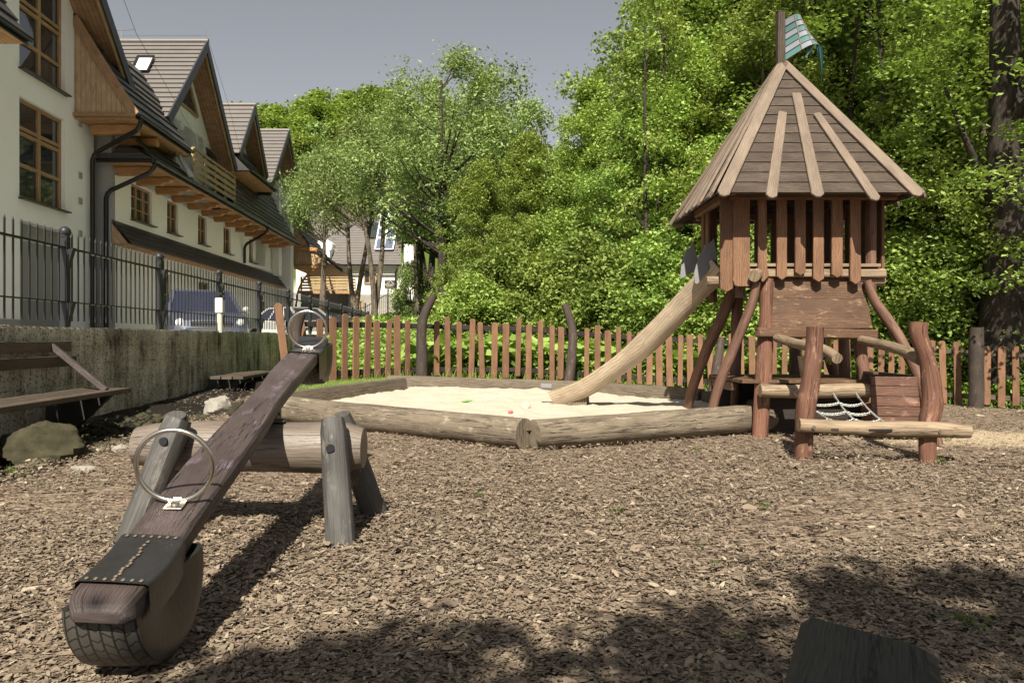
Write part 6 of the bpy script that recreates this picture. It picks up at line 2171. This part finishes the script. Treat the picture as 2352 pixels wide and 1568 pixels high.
# bright forest wall on the right
G_for = 'bright green trees of the wood behind the playground'
forest = [
    ('hornbeam', 1110, 20.5, .5, 'low bright tree at the left end of the wood, right of the dark trunk'),
    ('hornbeam', 1215, 22.5, .62, 'bright leafy tree filling the gap left of the dark crooked post'),
    ('hornbeam', 1355, 21.5, .72, 'bright tree standing straight behind the second crooked post'),
    ('beechA', 1510, 24.5, .82, 'tall tree at the left shoulder of the wood against the sky'),
    ('beechA', 1475, 19.5, .56, 'tree just above the lower half of the slide'),
    ('beechB', 1625, 23, 1.0, 'tree whose crown top stands left of the tower pennant'),
    ('hornbeam', 1590, 18, .72, 'bright tree behind the upper end of the slide'),
    ('beechA', 1690, 21, 1.1, 'tall tree directly left of the tower roof tip'),
    ('beechB', 1800, 24, 1.15, 'tree directly behind the tower pennant'),
    ('hornbeam', 1760, 17.5, .85, 'leafy tree behind the tower roof'),
    ('beechA', 1915, 21, 1.1, 'tree right of the pennant with a dark bare stem'),
    ('beechB', 2010, 18.8, .95, 'tree above the right slope of the tower roof'),
    ('hornbeam', 2080, 17, .85, 'leafy tree just right of the tower roof corner'),
    ('beechA', 2130, 22, 1.15, 'tall tree midway between roof tip and the thick trunk'),
    ('beechB', 2240, 20, 1.1, 'tree directly left of the thick dark trunk'),
    ('beechA', 2370, 18.5, 1.1, 'tree at the right picture edge behind the thick trunk'),
    ('hornbeam', 2260, 16.2, .8, 'low leafy tree behind the shaded end of the picket fence'),
    ('beechA', 2440, 24, 1.2, 'tall tree half outside the right picture edge'),
    ('beechB', 1660, 29, 1.25, 'rear tree showing in the gap between roof tip and sky'),
    ('beechA', 1990, 30, 1.3, 'rear tree high above the right roof slope'),
    ('beechB', 2200, 30, 1.3, 'rear tree at the top edge left of the thick trunk'),
    ('hornbeam', 1130, 30, .75, 'rear bright tree between the big willow and the wood'),
    ('hornbeam', 1290, 31, .78, 'rear bright tree under the open sky gap'),
]
rg = random.Random(3)
for i, (k, x, d, s, lab) in enumerate(forest):
    nm = {'hornbeam': 'hornbeam_tree', 'beechA': 'beech_tree', 'beechB': 'maple_tree'}[k]
    plant_tree(k, SP[k], nm, lab, 'tree', at(x, d, min(.6, float(gz((x - CX) * d / F, d)))), (s, s, s * rg.uniform(.95, 1.05)), rg.uniform(0, 6.3), G_for)
for i, (x, d, s, lab) in enumerate(((2050, 16.3, 1.0, 'dark forked stem rising right of the tower roof'), (1908, 16.8, .95, 'thin dark stem just right of the pennant'), (1500, 17.5, .8, 'slim dark stem left of the slide top'), (2170, 15.8, .75, 'leaning dark stem between forked stem and thick trunk'))):
    plant_tree('stem', dict(seed=31, h=11.5, z0=3.5, cr=2.0, nclump=45, per=110, leaf=.06, shape=egg, clump_r=.4, flat=.7, tr=.12, mat='leaf_yellow', bark='bark_dark', up=.5, fork=2, limbs=30), 'alder_tree', lab, 'tree', at(x, d, -.2), (s * .8, s * .8, s), i * 1.7, 'dark stemmed alders before the wood')
# thick trunk at the right edge, crown reaching over the fence
plant_tree('oak', dict(SP['oak'], skew=(-1.5, -2.0)), 'oak_tree', 'old tree with a thick dark trunk at the right picture edge', 'tree', at(2312, 14.6, -.4), 1.0, 0, None)

# bushes along the foot of the wood
G_sh = 'bushes at the foot of the wood'
shr = [('shrubY', 1085, 17.5, .62, 'bush left of the first crooked post, beside the dark trunk'), ('shrub', 1160, 18.2, .75, 'bush behind the pickets right of the first crooked post'),
       ('shrubY', 1250, 17.8, .8, 'bush just left of the second crooked post'), ('shrub', 1345, 17.6, .82, 'bush just right of the second crooked post'),
       ('shrubY', 1430, 17.4, .85, 'bush above the fence behind the slide foot'), ('shrub', 1520, 17.2, .85, 'bush under the middle of the slide'),
       ('shrubY', 1600, 17.0, .8, 'bush between slide and the dark rear leg'), ('shrub', 1700, 16.8, .85, 'bush seen between the tower legs on the left'),
       ('shrubY', 1810, 16.6, .8, 'bush behind the worn front panel'), ('shrub', 1910, 16.6, .85, 'bush behind the right tower legs'),
       ('shrubY', 2020, 16.4, .9, 'bush right of the curved red leg'), ('shrub', 2120, 16.2, .95, 'bush above the tall red net post'),
       ('shrub', 2210, 15.6, .95, 'dark bush around the black fence post'), ('shrubY', 2330, 16.4, 1.0, 'bush behind the rightmost pickets')]
for i, (k, x, d, s, lab) in enumerate(shr):
    plant_tree(k, SP[k], 'bush', lab, 'bush', at(x, d, float(min(.3, gz((x - CX) * d / F, d)))), (s, s, s), i * 1.3, G_sh)

# wooded hillside far left
G_hill = 'trees on the far hillside'
hill = [
    ('hillA', 505, 76, .95, 'leafy hill tree just right of the second gable apex'), ('hillB', 555, 82, .9, 'hill tree above the third gable ridge'),
    ('spruce', 548, 90, .72, 'dark conifer peeping over the hill trees left'), ('hillA', 612, 84, .95, 'hill tree left of the bare larch'),
    ('hillB', 655, 80, .9, 'hill tree above the fourth gable apex'), 
    ('hillA', 705, 86, 1.0, 'hill tree right of the bare larch tip'), ('larch', 690, 90, .9, 'thin grey larch rising over the hill crowns'),
    ('hillB', 750, 82, 1.0, 'hill tree with a rounded top left of centre'), ('hillA', 800, 86, 1.05, 'tall rounded hill tree beside the last hill crown'),
    ('hillA', 850, 84, 1.1, 'highest rounded crown on the hill next to the pale willow'), ('hillB', 900, 88, 1.0, 'hill tree half hidden by the pale willow'),
    ('hillB', 690, 66, .8, 'lower hill tree just right of the fourth gable'), ('larch', 725, 68, .85, 'pale green larch hanging behind the hotel end'),
    ('hillA', 770, 68, .8, 'lower hill tree above the guest house roof'), ('hillB', 835, 70, .85, 'lower hill tree behind the solar roof'),
    ('hillA', 560, 66, .75, 'low hill tree between third and fourth gable'), ('hillA', 940, 80, 1.0, 'hill tree behind the big willow, left side'),
    ('hillB', 1010, 78, .95, 'hill tree behind the big willow trunk'), ('hillA', 1090, 76, .9, 'hill tree behind the airy birch'),
    ('hillB', 1170, 72, .75, 'hill tree low behind the sparse birch'), ('hillA', 1250, 70, .65, 'hill tree at the bottom of the sky gap'),
    ('hillB', 1330, 70, .7, 'hill tree right of the sky gap bottom'), 
    ('hillB', 1420, 66, .9, 'hill tree behind the left shoulder of the wood'), ('hillA', 470, 70, .7, 'hill tree behind the second gable'),
]
for i, (k, x, d, s, lab) in enumerate(hill):
    nm = {'hillA': 'beech_tree', 'hillB': 'maple_tree', 'larch': 'larch_tree', 'spruce': 'spruce_tree'}[k]
    plant_tree(k, SP[k], nm, lab, 'tree', at(x, d), (s, s, s), i * 2.1, G_hill)

# tree standing behind the viewer: casts the leaf shade on the foreground
plant_tree('shade', dict(seed=21, h=6.6, z0=3.2, cr=2.9, nclump=190, per=170, leaf=.05, shape=will, clump_r=.23, flat=.5, tr=.14, mat='leaf', up=.7, limbs=40, gap=-.12), 'maple_tree', 'tree behind the viewer whose leaves shade the foreground', 'tree', (2.55, -4.45, 0), 1.0, 0)
plant_tree('shade2', dict(seed=22, h=5.4, z0=3.0, cr=1.9, nclump=110, per=170, leaf=.048, shape=will, clump_r=.22, flat=.5, tr=.1, mat='leaf', up=.7, limbs=30), 'maple_tree', 'smaller tree behind the viewer shading the lower edge of the picture', 'tree', (-.75, -3.75, 0), 1.0, 0)

# ------------------------------------------------------------------ green growth behind the fence
def undergrowth():
    rng = np.random.default_rng(5)
    n = 52000
    px = rng.uniform(740, 2420, n); dd = rng.uniform(.25, 4.2, n)
    fd = np.interp(px, [600, 700, 789, 870, 1000, 1189, 1492, 1760, 2000, 2310, 2700], [11.4, 11.8, 12.3, 12.9, 13.6, 14.2, 14.9, 14.8, 14.3, 13.3, 12.2])
    d = fd + dd
    x = (px - CX) * d / F
    g = gz(x, d)
    hgt = .34 + .3 * np.array([mnoise.noise(Vector((a * .8, b * .8, 0))) for a, b in zip(x, d)])
    hgt = np.clip(hgt, .05, .8) * np.where(px < 1000, .8, 1.25)
    z = g + hgt * rng.uniform(0, 1, n) ** .7
    v = leaf_quads(np.stack([x, d, z], 1), .055, .7, rng, .6)
    # broad butterbur leaves
    m = 2600
    px = rng.uniform(930, 2000, m); d = np.interp(px, [600, 1189, 1492, 2000], [11.4, 14.2, 14.9, 14.3]) + rng.uniform(.3, 3.0, m)
    x = (px - CX) * d / F
    z = gz(x, d) + rng.uniform(.1, .62, m)
    v2 = leaf_quads(np.stack([x, d, z], 1), .16, .8, rng, .8)
    # grass blades
    k = 16000
    px = rng.uniform(660, 2400, k); d = np.interp(px, [600, 700, 789, 1189, 1492, 1760, 2000, 2310, 2700], [11.4, 11.8, 12.3, 14.2, 14.9, 14.8, 14.3, 13.3, 12.2]) + rng.uniform(.0, 2.6, k)
    x = (px - CX) * d / F
    b = np.stack([x, d, gz(x, d) - .01], 1)
    hh = rng.uniform(.06, .26, k); a = rng.uniform(0, 6.28, k); w = .008
    side = np.stack([np.cos(a) * w, np.sin(a) * w, np.zeros(k)], 1)
    bend = np.stack([rng.normal(0, .3, k) * hh, rng.normal(0, .3, k) * hh, hh], 1)
    v3 = np.stack([b - side, b + side, b + bend + side * .15, b + bend - side * .15], 1).reshape(-1, 3)
    o = np_mesh('undergrowth', np.concatenate([v, v2, v3]), 4, M['leaf_under'])
    tag(o, 'lush green weeds and grass growing behind the picket fence', 'undergrowth', kind='stuff')
    # short grass at the sandbox corner and on the bank
    k = 26000
    x = rng.uniform(-3.45, -1.9, k); d = rng.uniform(10.9, 13.2, k)
    b = np.stack([x, d, gz(x, d)], 1)
    hh = rng.uniform(.03, .11, k); a = rng.uniform(0, 6.28, k); w = .006
    side = np.stack([np.cos(a) * w, np.sin(a) * w, np.zeros(k)], 1)
    bend = np.stack([rng.normal(0, .4, k) * hh, rng.normal(0, .4, k) * hh, hh], 1)
    v3 = np.stack([b - side, b + side, b + bend, b + bend - side * .2], 1).reshape(-1, 3)
    o = np_mesh('grass', v3, 4, M['leaf'])
    tag(o, 'short grass around the picket feet left of the sandbox', 'grass', kind='stuff')
    # distant meadow bank
    k = 60000
    x = rng.uniform(-7, 12, k); d = rng.uniform(16, 44, k)
    x = x * d / 20
    keep = x > -3.6 - .063 * d
    x, d = x[keep], d[keep]; k = len(x)
    z = gz(x, d) + rng.uniform(0, .25, k)
    o = np_mesh('meadow', leaf_quads(np.stack([x, d, z], 1), .09, .5, rng, .4), 4, M['leaf'])
    tag(o, 'low green ground cover on the bank below the guest house', 'ground cover', kind='stuff')
undergrowth()

M['leaf_weed'] = leafmat('weed leaves', (0.05, 0.075, 0.018), (0.09, 0.12, 0.03), (0.14, 0.17, 0.05))
# small weeds in the bark
def weeds():
    rng = np.random.default_rng(8)
    spots = [(1422, 1178, .7), (1120, 1020, .6), (1595, 1035, .7), (440, 1300, .5), (1888, 1040, .6), (2160, 1062, .9), (1640, 1300, .5), (1755, 1165, .6), (2225, 1440, .9), (90, 1115, .4), (505, 1013, .5), (860, 1170, .6), (1100, 1140, .6), (330, 955, .6), (25, 1085, .8), (2175, 1010, .7), (1690, 1470, .5), (1610, 1255, .4)]
    vs = []
    for x, y, s in spots:
        d = F * H / (y - CY); X = (x - CX) * d / F; z = float(gz(X, d))
        n = int(26 * s)
        pts = np.array([X, d, z + .012]) + rng.normal(size=(n, 3)) * np.array([.035, .035, .008]) * s
        pts[:, 2] = np.maximum(pts[:, 2], z + .006)
        vs.append(leaf_quads(pts, .011 * s + .003, .7, rng, .6))
        m = int(14 * s)
        b = np.array([X, d, z]) + rng.normal(size=(m, 3)) * np.array([.012, .012, 0])
        hh = rng.uniform(.03, .075, m) * s
        side = np.stack([np.full(m, .0016), np.zeros(m), np.zeros(m)], 1)
        bend = np.stack([rng.normal(0, .4, m) * hh, rng.normal(0, .4, m) * hh, hh], 1)
        vs.append(np.stack([b - side, b + side, b + bend + side * .2, b + bend - side * .2], 1).reshape(-1, 3))
    o = np_mesh('small_weeds', np.concatenate(vs), 4, M['leaf_weed'])
    tag(o, 'tiny green weeds and grass tufts sprouting from the bark chips', 'weeds', kind='stuff')
weeds()
